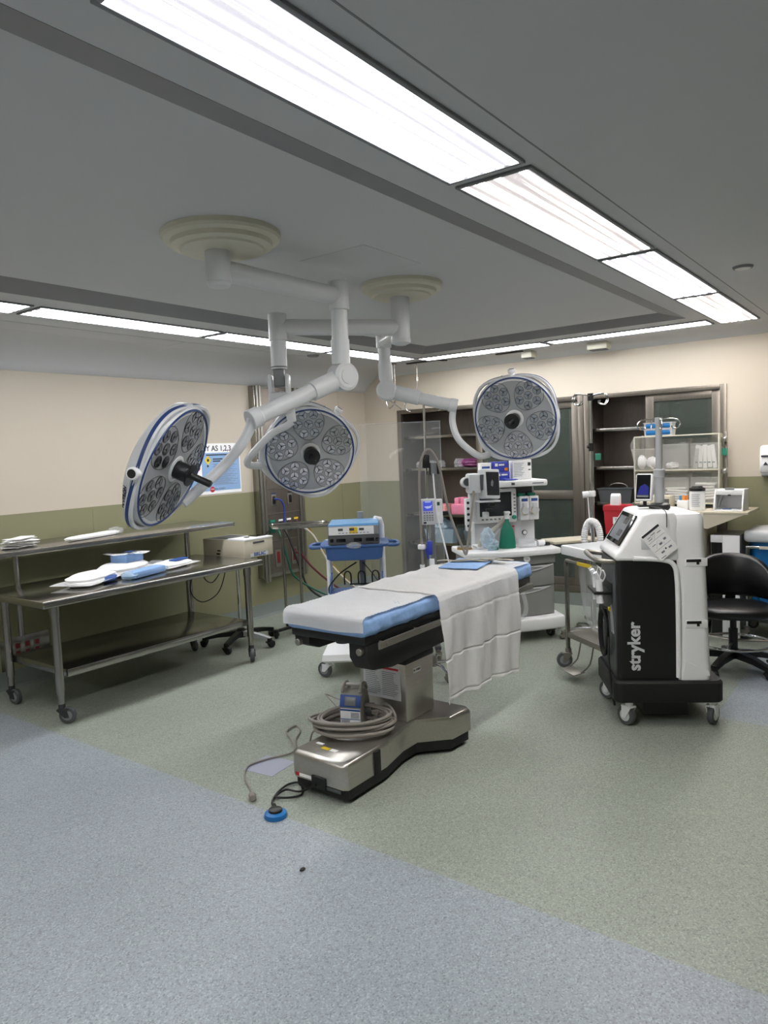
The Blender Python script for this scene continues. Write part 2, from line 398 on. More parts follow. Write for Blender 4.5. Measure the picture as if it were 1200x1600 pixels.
for i, (x0, x1, y, z0) in enumerate([(6.55, 6.56, YL - 0.003, 0.13), (3.35, 3.354, YL - 0.0012, 0.13)]):
    b = B(); b.bx(x0, x1, y, YL, z0, 1.30 if i else 2.36); struct(b, 'trim_%d' % (5 + i), 'wall')
b = B(); b.bx(XN, 6.62, 1.012, 1.018, ZC - 0.001, ZC + 0.002); struct(b, 'trim_8', 'trimgrey')
b = B(); b.bx(XB - 0.0012, XB, 1.215, 1.219, 0.13, 1.30); struct(b, 'trim_7', 'wall')

# ------------------------------------------------------------------ ceiling light panels
def panel(x0, x1, y0, y1, lens, label, group):
    cx, cy = (x0 + x1) / 2, (y0 + y1) / 2
    t = thing('ceiling_light', label, 'ceiling light', (cx, cy, ZC), 0, group)
    b = B(); fw = 0.016
    b.bx(x0 - fw, x1 + fw, y0 - fw, y0, ZC - 0.010, ZC, 0.002); b.bx(x0 - fw, x1 + fw, y1, y1 + fw, ZC - 0.010, ZC, 0.002)
    b.bx(x0 - fw, x0, y0, y1, ZC - 0.010, ZC, 0.002); b.bx(x1, x1 + fw, y0, y1, ZC - 0.010, ZC, 0.002)
    b.obj('frame', 'trimgrey', t, world=True)
    b = B(); b.bx(x0, x1, y0, y1, ZC - 0.005, ZC - 0.001)
    b.obj('lens', lens, t, world=True, flat=True)
g = 'fluorescent panels around the ceiling recess'
R1 = [(-1.95, -0.58, 'lensx', None), (-0.51, 0.86, 'lensx', None), (0.94, 2.31, 'lensx', 'longest-looking light panel, running off the top of the photo'),
      (2.385, 3.755, 'lensw', 'warm-tinted light panel after the big one at the top of the photo'),
      (3.82, 5.17, 'lensx', 'cool white light panel, second from the corner in the diagonal row'),
      (5.235, 6.60, 'lensw', 'warm-tinted light panel ending the diagonal row by the cabinet wall')]
for x0, x1, l, s in R1:
    if x0 < -1: continue
    panel(x0, x1, 1.105, 1.373, l, s or 'unseen light panel added behind the viewpoint in the diagonal row', g)  # the unlabelled panel is out of view, added for its light
R2 = [(0.93, 2.29, 'light panel cut off by the left edge above the steel table'),
      (2.36, 3.735, 'long light panel above the steel table, first full one along the left wall'),
      (3.80, 5.165, 'light panel behind the drop tube above the middle surgical light'),
      (5.235, 6.33, 'last light panel of the left wall row, at the ceiling corner')]
for x0, x1, s in R2: panel(x0, x1, 4.255, 4.515, 'lensx', s, g)
for y0, y1 in ((1.47, 2.80), (2.87, 4.20)): panel(-1.80, -1.53, y0, y1, 'lensy', 'unseen fill light panel added behind the viewpoint across the room', g)  # unseen cross strip, added to brighten the room from behind the camera
panel(6.36, 6.60, 2.885, 4.24, 'lensy', 'light panel along the cabinet wall starting at the far ceiling corner', g)
panel(6.36, 6.58, 1.445, 2.815, 'lensy', 'light panel along the cabinet wall meeting the diagonal row', g)

# small ceiling fittings
b = B(); b.cyl((4.57, 0.84, ZC), (4.57, 0.84, ZC - 0.012), 0.055, 0.05, 24); b.mi(1).cyl((4.57, 0.84, ZC - 0.010), (4.57, 0.84, ZC - 0.014), 0.04, n=24)
solo(b, 'sprinkler_cover', ['trimgrey', 'lgrey'], 'round sprinkler cover plate beside the diagonal light row', 'sprinkler')
b = B(); b.cyl((5.28, 4.72, ZC), (5.28, 4.72, ZC - 0.015), 0.06, 0.05, 20); solo(b, 'sprinkler_cover', 'trimgrey', 'small dark round ceiling fitting above the middle surgical light', 'sprinkler')
b = B(); b.bx(2.84, 3.34, 2.18, 2.60, ZC + TD - 0.002, ZC + TD + 0.01, 0.001); solo(b, 'access_panel', 'ceil', 'flush square access panel in the raised ceiling between the two mounts', 'ceiling panel')
for x0, x1, s in ((1.2, 3.84, 'flush ceiling access panel above the steel table, left of the seam'), (3.86, 5.4, 'flush ceiling access panel above the poster, right of the seam')):
    b = B(); b.bx(x0, x1, 4.80, 5.08, ZC - 0.003, ZC + 0.01, 0.001); solo(b, 'access_panel', 'ceil', s, 'ceiling panel', group='flush access panels along the left wall')
for y, dy, s in ((3.22, 0.055, 'small ivory box on the ceiling above the third surgical light'), (2.50, 0.095, 'wider ivory double box on the ceiling above the open cabinet')):
    t = thing('ceiling_detector', s, 'detector', (6.84, y, ZC - 0.01)); b = B(); b.bx(-0.06, 0.06, -dy, dy, -0.06, 0.012, 0.004); b.obj('casing', 'offw', t)
    b = B(); b.bx(-0.045, 0.045, -dy * 0.8, dy * 0.8, -0.068, -0.058, 0.002); b.obj('base_plate', 'dgrey', t)
t = thing('iv_track', 'dark slotted ceiling track with hanging hook near the far corner', 'ceiling track', (6.62, 4.1, ZC))
b = B(); b.bx(-0.03, 0.03, -0.32, 0.45, -0.012, 0.0, 0.003); b.obj('track', 'darksteel', t)
for y in (-0.2, 0.1, 0.33):
    b = B(); b.bx(-0.05, 0.05, -0.03, 0.03, -0.02, -0.008, 0.003); b.obj('bracket', 'darksteel', t)
b = B(); b.cyl((0, 0.33, -0.01), (0, 0.33, -0.22), 0.006); b.cyl((0, 0.33, -0.16), (0, 0.33, -0.2), 0.02, n=12); b.tube([(0, 0.33, -0.2), (0, 0.34, -0.3), (0, 0.37, -0.36), (0, 0.42, -0.33), (0, 0.43, -0.28)], 0.005, k=5); b.obj('hook', 'steelw', t)
b = B(); b.bx(6.75, 6.8, 3.25, 3.55, ZC - 0.012, ZC, 0.003); solo(b, 'ceiling_vent', 'darksteel', 'short dark ceiling slot right of the hanging hook track', 'vent')
t = thing('ceiling_hook', 'double rod ceiling hanger with large ring hook by the corner', 'hook', (6.45, 4.62, ZC))
b = B(); b.cyl((0, 0.014, 0), (0, 0.014, -0.30), 0.006); b.cyl((0, -0.014, 0), (0, -0.014, -0.30), 0.006); b.bx(-0.02, 0.02, -0.03, 0.03, -0.02, 0, 0.003); b.obj('rod', 'steelw', t)
b = B(); b.tube([(0, 0, -0.3), (0, 0.0, -0.42), (0, 0.08, -0.48), (0, 0.1, -0.38), (0, -0.08, -0.5)], 0.006, k=5); b.obj('hook', 'chrome', t)

# ------------------------------------------------------------------ surgical lights
def lamp_mesh():
    b = B(); r = 0.0265
    b.mi(0).lathe([(r, 0.0), (r * 1.03, 0.0022), (r * 0.96, 0.0032), (r * 0.92, 0.001)], n=24)
    b.mi(2).lathe([(r * 0.94, 0.0026), (r * 0.75, 0.0016), (r * 0.45, 0.0009), (0.0, 0.0006)], n=24)
    for k in range(3):
        a = 2 * PI * k / 3 + PI / 2
        b.mi(1).prism([(0.002, -0.0022), (r * 0.9, -0.0014), (r * 0.9, 0.0014), (0.002, 0.0022)], 0.001, 0.0034, M.Rotation(a, 4, 'Z'))
    b.mi(1).lathe([(r * 0.24, 0.001), (r * 0.2, 0.0045), (0, 0.005)], n=14)
    me = bpy.data.meshes.new('lamp'); b.bm.to_mesh(me); b.bm.free()
    for k in ('black', 'darksteel', 'reflect'): me.materials.append(X[k])
    return me
LAMPM = lamp_mesh()

def head(t, c, nz, ky):
    c = V(c); z = V(nz).normalized(); y = V(ky); y = (y - z * y.dot(z)).normalized(); x = y.cross(z)
    H = basis(c, x, y, z)
    H0 = FR[t.name].inverted() @ H
    RR = 0.275
    def outl(th, k=1.0):      # rounded-square outline of the housing
        a = 4 * (th - math.radians(90 + 48))
        return RR * 1.04 * k * (1 - 0.006 * math.cos(a))
    n = 64
    def ring(k, h): return [(outl(2 * PI * i / n, k) * math.cos(2 * PI * i / n), outl(2 * PI * i / n, k) * math.sin(2 * PI * i / n), h) for i in range(n)]
    b = B(); b.mi(0).loft([ring(0.30, -0.115), ring(0.62, -0.108), ring(0.86, -0.085), ring(0.96, -0.066), ring(1.0, -0.034)], cap=True)
    b.mi(0).loft([ring(1.0, -0.022), ring(0.985, -0.006), ring(0.955, 0.002), ring(0.92, 0.002)], cap=True)
    b.bm.transform(H0); b.obj('housing', 'lgrey', t)
    def ro(th):        # rounded-square outer edge
        q = th - math.radians(90 + 48) + PI / 4
        return RR * 1.03 / (abs(math.cos(q)) ** 2.9 + abs(math.sin(q)) ** 2.9) ** (1 / 2.9)
    def ri(th):        # inner edge; steps outward at three corners to leave the grip slots
        k = 0
        for an in (48, -42, -132):
            d = (math.degrees(th) - 90 - an + 180) % 360 - 180
            k = max(k, min(1, max(0, (25 - abs(d)) / 6)))
        k = k * k * (3 - 2 * k); o = ro(th)
        return RR * 1.0 * (1 - k) + (o - 0.019) * k
    NR = 160; prof = ((0, -0.010), (0, -0.032), (0.25, -0.040), (0.8, -0.038), (1, -0.030), (1, -0.012), (0.85, -0.004), (0.2, -0.003))
    loops = [[(lambda th: ((ri(th) + (ro(th) - ri(th)) * u) * math.cos(th), (ri(th) + (ro(th) - ri(th)) * u) * math.sin(th), h))(2 * PI * k / NR) for u, h in prof] for k in range(NR)]
    b = B(); b.loft(loops + [loops[0]], False); bmesh.ops.remove_doubles(b.bm, verts=b.bm.verts[:], dist=1e-6); b.bm.transform(H0); b.obj('grip_rim', 'lgrey', t, sharp=0.9)
    loops = [[((ro(2 * PI * k / NR) + e) * math.cos(2 * PI * k / NR), (ro(2 * PI * k / NR) + e) * math.sin(2 * PI * k / NR), h) for e, h in ((-0.003, -0.014), (0.0012, -0.014), (0.0012, -0.029), (-0.003, -0.029))] for k in range(NR)]
    b = B(); b.loft(loops + [loops[0]], False); bmesh.ops.remove_doubles(b.bm, verts=b.bm.verts[:], dist=1e-6); b.bm.transform(H0); b.obj('edge_stripe', 'blue', t)
    b = B(); b.tube([(RR * math.cos(2 * PI * i / n) * 0.975, RR * math.sin(2 * PI * i / n) * 0.975, 0.0035) for i in range(n)], 0.005, 8, True)
    b.bm.transform(H0); b.obj('face_ring', 'blue', t)
    b = B(); b.lathe([(0.0, 0.010), (RR * 0.25, 0.0095), (RR * 0.6, 0.007), (RR * 0.97, 0.001)][::-1], n=64)
    for k in range(5):        # fine outline round each lamp group
        a = PI * 1.5 + 2 * PI * k / 5 + 0.03; cx, cy = 0.655 * RR * math.cos(a), 0.655 * RR * math.sin(a); pts = []
        for i in range(30):
            q = 2 * PI * i / 30; rr = RR * 0.345 * (1 + 0.055 * math.cos(3 * (q - a - PI)))
            px, py = cx + rr * math.cos(q), cy + rr * math.sin(q)
            pts.append((px, py, 0.0105 - 0.0095 * (math.hypot(px, py) / (RR * 0.97)) ** 2))
        b.mi(1).tube(pts, 0.0017, 5, True)
    b.bm.transform(H0); fp = b.obj('face_plate', ['face', 'darksteel'], t)
    for k in range(5):
        a = PI * 1.5 + 2 * PI * k / 5 + 0.03; cx, cy = 0.655 * RR * math.cos(a), 0.655 * RR * math.sin(a)
        for j in range(7):
            if j == 6: dx = dy = 0
            else: q = a + PI / 6 + j * PI / 3; dx, dy = 0.232 * RR * math.cos(q), 0.232 * RR * math.sin(q)
            lx, ly = cx + dx, cy + dy
            o = bpy.data.objects.new('lamp', LAMPM); COL.objects.link(o); o.parent = fp
            o.matrix_local = H0 @ M.Translation((lx, ly, 0.0105 - 0.0095 * (math.hypot(lx, ly) / (RR * 0.97)) ** 2)) @ M.Rotation(random.uniform(0, 2), 4, 'Z')
    b = B(); b.cyl((0, RR * 1.0, -0.02), (0, RR * 1.10, -0.02), 0.02, n=18); b.cyl((0, RR * 1.09, -0.02), (0, RR * 1.17, -0.02), 0.026, n=18, bev=0.004)
    b.mi(1).cyl((0, RR * 1.165, -0.02), (0, RR * 1.175, -0.02), 0.018, n=16); b.bm.transform(H0); b.obj('side_knob', ['white', 'black'], t)
    b = B(); b.lathe([(0.062, 0.004), (0.06, 0.012), (0.045, 0.016), (0.043, 0.012)], n=28); b.bm.transform(H0); b.obj('handle_collar', 'lgrey', t)
    b = B(); b.lathe([(0.038, 0.008), (0.04, 0.03), (0.04, 0.065), (0.034, 0.075), (0.05, 0.078), (0.05, 0.086), (0.02, 0.09), (0.0155, 0.1), (0.0155, 0.178), (0.012, 0.182), (0, 0.182)], n=24)
    b.bm.transform(H0); b.obj('centre_handle', 'black', t)
    b = B()
    a = math.radians(90 + 138); b.cyl((RR * 0.98 * math.cos(a), RR * 0.98 * math.sin(a), -0.03), (RR * 1.17 * math.cos(a), RR * 1.17 * math.sin(a), -0.03), 0.034, 0.024, n=16)
    b.bm.transform(H0); b.obj('yoke_socket', 'lgrey', t); b = B()
    q = math.radians(90 + 26); rh = V((math.cos(q), math.sin(q), 0)); th = V((-math.sin(q), math.cos(q), 0))
    b.text('SKYTRON', 0.026, basis(rh * (RR * 1.04 * 0.982 + 0.0022) + V((0, 0, -0.0495)), -th, rh * -0.336 + V((0, 0, -0.942)), rh * 0.942 + V((0, 0, -0.336))), bold=0.0006)
    b.bm.transform(H0); b.obj('lettering', 'ink', t)

def joint(b, p, d, r=0.06):   # rounded elbow between drop tube and spring arm, pin axis across the arm direction d
    d = V(d); d.z = 0; d.normalize(); ax = V((-d.y, d.x, 0)); p = V(p)
    b.lathe([(r * 0.8, -r * 0.75), (r, -r * 0.6), (r, r * 0.6), (r * 0.8, r * 0.75)], p, ax, 24)
    b.lathe([(r * 0.55, -r * 0.80), (r * 0.55, r * 0.80)], p, ax, 20)
def canopy(t, c, r):
    b = B(); b.lathe([(r, 0.0), (r, -0.02), (r * 0.97, -0.032), (r * 0.86, -0.04), (r * 0.84, -0.058), (r * 0.72, -0.066), (r * 0.70, -0.075), (0.07, -0.078), (0, -0.078)], c, n=48)
    b.obj('ceiling_canopy', 'offw', t, world=True, sharp=0.5)
ZT = ZC + TD
# light one: mount over the near end of the table, head by the steel table
t = thing('surgical_light', 'tilted surgical light seen nearly edge-on in front of the steel table shelf', 'surgical light', (2.26, 2.53, ZT), 0, 'ceiling surgical lights')
canopy(t, (2.26, 2.53, ZT), 0.262)
b = B(); b.cyl((2.243, 2.543, 2.585), (2.243, 2.543, 2.43), 0.056, n=28, bev=0.004); b.lathe([(0.054, 2.43), (0.048, 2.415), (0, 2.412)], (2.243, 2.543, 0), n=28); b.obj('hub_tube', 'lgrey', t, world=True)
b = B(); b.cyl((2.243, 2.543, 2.49), (2.946, 2.437, 2.455), 0.048, 0.044, 24); b.obj('swivel_arm', 'lgrey', t, world=True)
b = B(); b.cyl((2.946, 2.437, 2.53), (2.946, 2.437, 2.385), 0.052, n=24, bev=0.003); b.cyl((2.945, 2.437, 2.385), (2.94, 2.437, 2.14), 0.043, n=24); b.cyl((2.94, 2.437, 2.235), (2.94, 2.437, 2.11), 0.048, n=24); b.obj('drop_tube', 'lgrey', t, world=True)
j, e = V((2.945, 2.437, 2.045)), V((2.437, 2.585, 1.832))
b = B(); b.cyl((2.94, 2.437, 2.12), (2.945, 2.437, 2.05), 0.04, n=20); joint(b, j, e - j, 0.072); b.obj('elbow', 'lgrey', t, world=True)
b = B(); b.tube([j, j.lerp(e, 0.36), j.lerp(e, 0.365), j.lerp(e, 0.995), e], [0.05, 0.05, 0.041, 0.041, 0.041], 20); b.cyl(j.lerp(e, 0.93), j.lerp(e, 1.03), 0.05, n=20, bev=0.003); b.obj('spring_arm', 'lgrey', t, world=True)
b = B(); b.tube([(2.437, 2.585, 1.832), (2.426, 2.599, 1.781), (2.382, 2.624, 1.703), (2.333, 2.690, 1.615), (2.252, 2.715, 1.547), (2.214, 2.766, 1.495), (2.16, 2.79, 1.45)], 0.025, 14, k=5); b.obj('yoke', 'lgrey', t, world=True)
head(t, (1.983, 2.608, 1.619), (0.424, -0.798, -0.427), (-0.895, -0.441, -0.066))
# light two: mount over the far end, middle head
t = thing('surgical_light', 'round surgical light facing forward in the middle, in front of the steel gas column', 'surgical light', (3.67, 2.545, ZT), 0, 'ceiling surgical lights')
canopy(t, (3.67, 2.545, ZT), 0.245)
b = B(); b.cyl((3.65, 2.55, 2.575), (3.65, 2.55, 2.31), 0.058, n=28, bev=0.004); b.lathe([(0.062, 2.32), (0.058, 2.298), (0.03, 2.285), (0, 2.283)], (3.65, 2.55, 0), n=28); b.obj('hub_tube', 'lgrey', t, world=True)
b = B(); b.cyl((3.65, 2.55, 2.39), (3.01, 2.945, 2.375), 0.048, 0.044, 24); b.obj('swivel_arm', 'lgrey', t, world=True)
b = B(); b.cyl((3.013, 2.95, 2.45), (3.013, 2.95, 2.30), 0.052, n=24, bev=0.003); b.cyl((3.012, 2.95, 2.31), (3.008, 2.95, 2.14), 0.045, n=24); b.mi(1).cyl((3.008, 2.95, 2.155), (3.008, 2.95, 2.15), 0.046, n=24); b.obj('drop_tube', ['lgrey', 'dgrey'], t, world=True)
j, e = V((3.008, 2.953, 2.03)), V((3.12, 3.004, 1.915))
d = V((0.9, 0.41, 0)); ax = V((-0.41, 0.9, 0)) 
b = B(); b.mi(1).box((3.006, 2.951, 2.095), (0.055, 0.06, 0.10), 0.006, M.Rotation(0.64, 3, 'Z')); b.mi(0)
R = M.Rotation(0.64, 3, 'Z')
for q in (-1, 1): b.box(V((3.006, 2.951, 2.035)) + R @ V((0.0, q * 0.048, 0)), (0.11, 0.022, 0.15), 0.01, R)
b.box(V((3.0, 2.947, 1.975)) + R @ V((0.0, 0, 0)), (0.12, 0.115, 0.07), 0.02, R); b.obj('elbow', ['lgrey', 'grey'], t, world=True)
b = B(); b.cyl((3.01, 2.95, 1.985), (3.12, 3.0, 1.925), 0.04, n=20); b.cyl((3.12, 3.0, 1.965), (3.134, 2.99, 1.845), 0.033, 0.026, n=18, bev=0.004); b.obj('spring_arm', 'lgrey', t, world=True)
b = B(); b.tube([(3.134, 2.99, 1.85), (3.105, 3.02, 1.822), (3.059, 3.089, 1.783), (2.999, 3.168, 1.693), (2.985, 3.225, 1.635), (3.03, 3.26, 1.605), (3.095, 3.225, 1.598)], 0.022, 14, k=5); b.obj('yoke', 'lgrey', t, world=True)
head(t, (3.302, 3.014, 1.669), (-0.606, -0.71, -0.36), (0.24, -0.594, 0.768))
# light three: its short arm leaves the lower part of the far mount
t = thing('surgical_light', 'round surgical light hanging above the anaesthesia machine and its boxes', 'surgical light', (3.65, 2.55, 2.36), 0, 'ceiling surgical lights')
b = B(); b.cyl((3.68, 2.585, 2.37), (3.95, 2.90, 2.375), 0.04, n=20); b.obj('swivel_arm', 'lgrey', t, world=True)
b = B(); b.cyl((3.95, 2.90, 2.42), (3.95, 2.90, 2.335), 0.05, n=22, bev=0.004); b.cyl((3.95, 2.90, 2.34), (3.953, 2.896, 2.12), 0.041, n=22); b.cyl((3.95, 2.898, 2.235), (3.953, 2.896, 2.13), 0.045, n=22); b.obj('drop_tube', 'lgrey', t, world=True)
j, e = V((3.955, 2.893, 2.055)), V((4.19, 2.515, 1.935))
b = B(); b.cyl((3.953, 2.896, 2.13), (3.955, 2.893, 2.06), 0.04, n=20); joint(b, j, e - j, 0.068); b.obj('elbow', 'lgrey', t, world=True)
b = B(); b.tube([j, j.lerp(e, 0.48), j.lerp(e, 0.485), e], [0.049, 0.049, 0.04, 0.04], 20); b.cyl(j.lerp(e, 0.92), j.lerp(e, 1.04), 0.046, n=20, bev=0.003); b.obj('spring_arm', 'lgrey', t, world=True)
b = B(); b.tube([(4.185, 2.52, 1.93), (4.178, 2.527, 1.826), (4.181, 2.491, 1.718), (4.228, 2.429, 1.636), (4.29, 2.39, 1.596), (4.375, 2.375, 1.60)], 0.022, 14, k=5); b.obj('yoke', 'lgrey', t, world=True)
head(t, (4.373, 2.168, 1.831), (-0.953, -0.192, -0.235), (-0.23, -0.047, 0.972))

# ------------------------------------------------------------------ steel work table against the left wall
t = thing('work_table', 'stainless steel work table on casters with raised overshelf', 'table', (3.2, 4.75, 0))
b = B(); b.bx(2.27, 4.13, 4.35, 5.20, 0.767, 0.815, 0.009, 3); b.obj('tabletop', 'steel', t, world=True)
b = B(); b.bx(2.42, 3.96, 4.40, 5.12, 0.292, 0.344, 0.006); b.obj('lower_shelf', 'steel', t, world=True)
rr = 0.05; pl = []
for cx, cy, a0 in ((2.21, 4.86, 180), (4.30, 4.86, 270), (4.30, 5.43, 0), (2.21, 5.43, 90)):
    rad = rr if cx < 3 else 0.006
    ccx, ccy = cx + (rad if cx < 3 else -rad), cy + (rad if cy < 5 else -rad)
    for i in range(7): a = math.radians(a0 + i * 15); pl.append((ccx + rad * math.cos(a), ccy + rad * math.sin(a)))
b = B(); b.prism(pl, 1.058, 1.092, None, 0.003); b.obj('overshelf', 'steel', t, world=True)
for x, y in ((2.50, 5.12), (3.98, 5.12)):
    b = B(); b.cyl((x, y, 0.46), (x, y, 1.06), 0.021, n=18); b.obj('shelf_post', 'steelv', t, world=True)
for x, y in ((2.375, 4.42), (3.985, 4.39), (2.40, 5.12), (3.96, 5.10)):
    b = B(); b.cyl((x, y, 0.20), (x, y, 0.768), 0.027, n=20); b.cyl((x, y, 0.775), (x, y, 0.70), 0.031, n=20); b.cyl((x, y, 0.11), (x, y, 0.21), 0.021, n=18); lg = b.obj('leg', 'steelv', t, world=True)
    f = V((x, y, 0)) - V((3.2, 4.75, 0))
    caster(lg, f.x, f.y, 0.13, 0.054, 0.03, (-0.9, -2.2, -1.4, -1.9)[int(x > 3) + 2 * int(y > 4.8)], 'darksteel', 'tyre', 'grey', 0.034)
    FR[lg.name] = FR[t.name]
# things on the table
def pack(name, label, cat, c, d, rz, mats, amp=0.06, group=None, p=3.0, seed=1, extra=None):
    b = B(); b.blob((0, 0, d[2]), d, amp, seed, 4, p)
    for v in b.bm.verts: v.co.z = max(v.co.z, 0.001)
    if extra: extra(b)
    return solo(b, name, mats, label, cat, c, rz, group)
def seal(b, w, l, z):   # flat sealed flange of a pouch
    b.sheet(lambda u, v: ((u - .5) * w, (v - .5) * l, z + 0.006 * math.sin(9 * u) * math.sin(7 * v)), 14, 8, 0.002)
def e1(b): seal(b, 0.50, 0.30, 0.03); b.mi(1).blob((0.06, -0.10, 0.028), (0.10, 0.05, 0.022), 0.1, 4, 3)
pack('sterile_pack', 'large white pouch nearest the corner of the steel table', 'sterile pack', (2.79, 4.68, 0.816), (0.20, 0.12, 0.04), 28, ['paper', 'inkb'], 0.07, 'sterile packs on the steel table', seed=3, extra=e1)
def e2(b): seal(b, 0.46, 0.30, 0.034)
pack('sterile_pack', 'flat white pouch under the small blue box', 'sterile pack', (3.17, 4.86, 0.816), (0.20, 0.13, 0.045), 20, ['paper'], 0.05, 'sterile packs on the steel table', seed=5, extra=e2)
b = B(); b.box((0, 0, 0.03), (0.36, 0.11, 0.05), 0.015); b.mi(1).blob((-0.16, 0, 0.03), (0.06, 0.06, 0.03), 0.1, 2, 3); b.mi(1).blob((0.19, 0, 0.025), (0.05, 0.05, 0.02), 0.15, 2, 3)
solo(b, 'sterile_pack', ['sheetblue', 'filmb'], 'blue pack in shiny clear film in front of the white pouches', 'sterile pack', (3.18, 4.60, 0.816), 16, 'sterile packs on the steel table')
b = B(); b.prism([(-0.10, -0.075), (0.10, -0.075), (0.10, 0.075), (-0.10, 0.075)], 0, 0.055, None, 0.008); b.mi(1).sheet(lambda u, v: ((u - .5) * 0.29, (v - .5) * 0.21, 0.062 + 0.012 * math.sin(5 * u + 1) * (abs(v - .5) * 2)), 12, 6, 0.003)
b.mi(2).box((0.03, 0, 0.072), (0.06, 0.06, 0.002))
solo(b, 'sterile_pack', ['sheetblue', 'paper', 'inkb'], 'small blue box with white paper lid on top of the white pouch', 'sterile pack', (3.22, 4.87, 0.903), 18, 'sterile packs on the steel table')
def e3(b): seal(b, 0.40, 0.26, 0.016); b.mi(1).box((0.03, -0.04, 0.055), (0.16, 0.07, 0.012), 0.005); b.mi(2).blob((-0.12, 0.06, 0.03), (0.1, 0.07, 0.035), 0.1, 8, 3)
pack('sterile_pack', 'flat pack in clear film with blue contents, apart from the other pouches', 'sterile pack', (3.56, 4.78, 0.816), (0.16, 0.11, 0.024), 15, ['paper', 'inkb', 'film'], 0.05, 'sterile packs on the steel table', seed=9, extra=e3)
b = B()
for k in range(16):
    R = M.Rotation(random.uniform(-0.5, 0.5), 3, 'Z') @ M.Rotation(random.uniform(-.08, .08), 3, 'X')
    b.box((random.uniform(-.04, .04), random.uniform(-.03, .03), 0.006 + k * 0.0042), (0.20, 0.10, 0.002), 0, R)
solo(b, 'paper_packets', 'paper', 'loose heap of white paper packets on the overshelf', 'packets', (2.50, 5.05, 1.093), 25)
b = B(); b.blob((0, 0, 0.018), (0.25, 0.04, 0.018), 0.05, 2, 4, 3); b.mi(1).blob((0.24, 0, 0.03), (0.06, 0.05, 0.028), 0.12, 6, 3)
solo(b, 'long_pouch', ['paper', 'film'], 'long narrow white pouch with clear end on the overshelf', 'sterile pack', (3.07, 5.06, 1.093), 14)
# beige instrument box on its own wheeled stand behind the table end
t = thing('wheeled_stand', 'wheeled pole stand with worn black star base behind the steel table leg', 'stand', (4.30, 4.86, 0))
b = B(); b.cyl((0, 0, 0.12), (0, 0, 0.775), 0.014, n=16); b.obj('pole', 'chrome', t)
b = B(); b.cyl((0, 0, 0.775), (0, 0, 0.79), 0.09, n=24, bev=0.003); b.obj('platform', 'black', t)
b = B(); b.lathe([(0.055, 0.07), (0.055, 0.12), (0.03, 0.145), (0.018, 0.15)], n=20); hb = b.obj('hub', 'black', t)
for k in range(5):
    a = math.radians(205 + 72 * k); c, s = math.cos(a), math.sin(a)
    b = B(); b.loft([[(c * q + s * u * wd, s * q - c * u * wd, z + v * hh) for u, v in ((-1, -1), (1, -1), (1, 1), (-1, 1))] for q, wd, z, hh in ((0.04, 0.026, 0.105, 0.022), (0.2, 0.02, 0.095, 0.018), (0.33, 0.018, 0.075, 0.015))])
    lg = b.obj('leg', 'lgrey' if k in (1, 3) else 'black', t); caster(lg, c * 0.32, s * 0.32, 0.085, 0.032, 0.03, a + 1.2, 'black', 'rubber', 'black', 0.015)
t = thing('headlight_box', 'beige metal instrument box with blue lettering at the table end', 'instrument box', (4.30, 4.90, 0.79), 0)
b = B(); b.bx(-0.10, 0.235, -0.26, 0.28, 0.0, 0.155, 0.006); b.mi(1).bx(-0.06, 0.20, -0.04, 0.25, 0.153, 0.157, 0.002)
b.obj('casing', ['cream', 'dgrey'], t)
b = B(); b.bx(-0.102, 0.237, -0.263, -0.05, 0.150, 0.166, 0.004); b.mi(1).cyl((0.03, -0.15, 0.165), (0.03, -0.15, 0.17), 0.025, n=20); b.bx(0.10, 0.22, -0.2, -0.09, 0.165, 0.172, 0.003); b.obj('lid', ['white', 'gloss'], t)
b = B(); b.mi(0).bx(-0.04, 0.17, -0.2625, -0.26, 0.01, 0.035); b.mi(1).text('BIRLAC', 0.042, fac((0.07, -0.263, 0.024), (1, 0, 0)), bold=0.001); b.obj('nameplate', ['lgrey', 'inkb'], t)
b = B(); b.bx(0.0, 0.13, -0.263, -0.26, 0.118, 0.136, 0.001); b.obj('slot_plate', 'dgrey', t)
b = B(); b.bx(-0.103, -0.10, 0.05, 0.09, 0.05, 0.062); b.bx(-0.104, -0.10, 0.06, 0.10, 0.02, 0.035); b.obj('socket', 'black', t)
b = B(); b.tube([(4.23, 4.93, 0.788), (4.20, 4.92, 0.75), (4.19, 4.9, 0.65), (4.14, 4.95, 0.48), (4.02, 5.02, 0.42), (3.93, 5.05, 0.53), (3.99, 5.05, 0.70), (4.10, 5.0, 0.74), (4.18, 4.95, 0.68), (4.12, 4.98, 0.58), (4.05, 5.0, 0.62), (4.06, 5.02, 0.73), (4.20, 4.93, 0.77)], 0.005, 7, k=6)
b.tube([(4.4, 4.95, 0.79), (4.45, 4.95, 0.70), (4.55, 5.0, 0.66), (4.7, 5.1, 0.69), (4.9, 5.25, 0.80), (5.25, 5.40, 0.90)], 0.005, 7, k=6)
solo(b, 'power_cord', 'black', 'black power cord looped below the beige instrument box', 'cord')
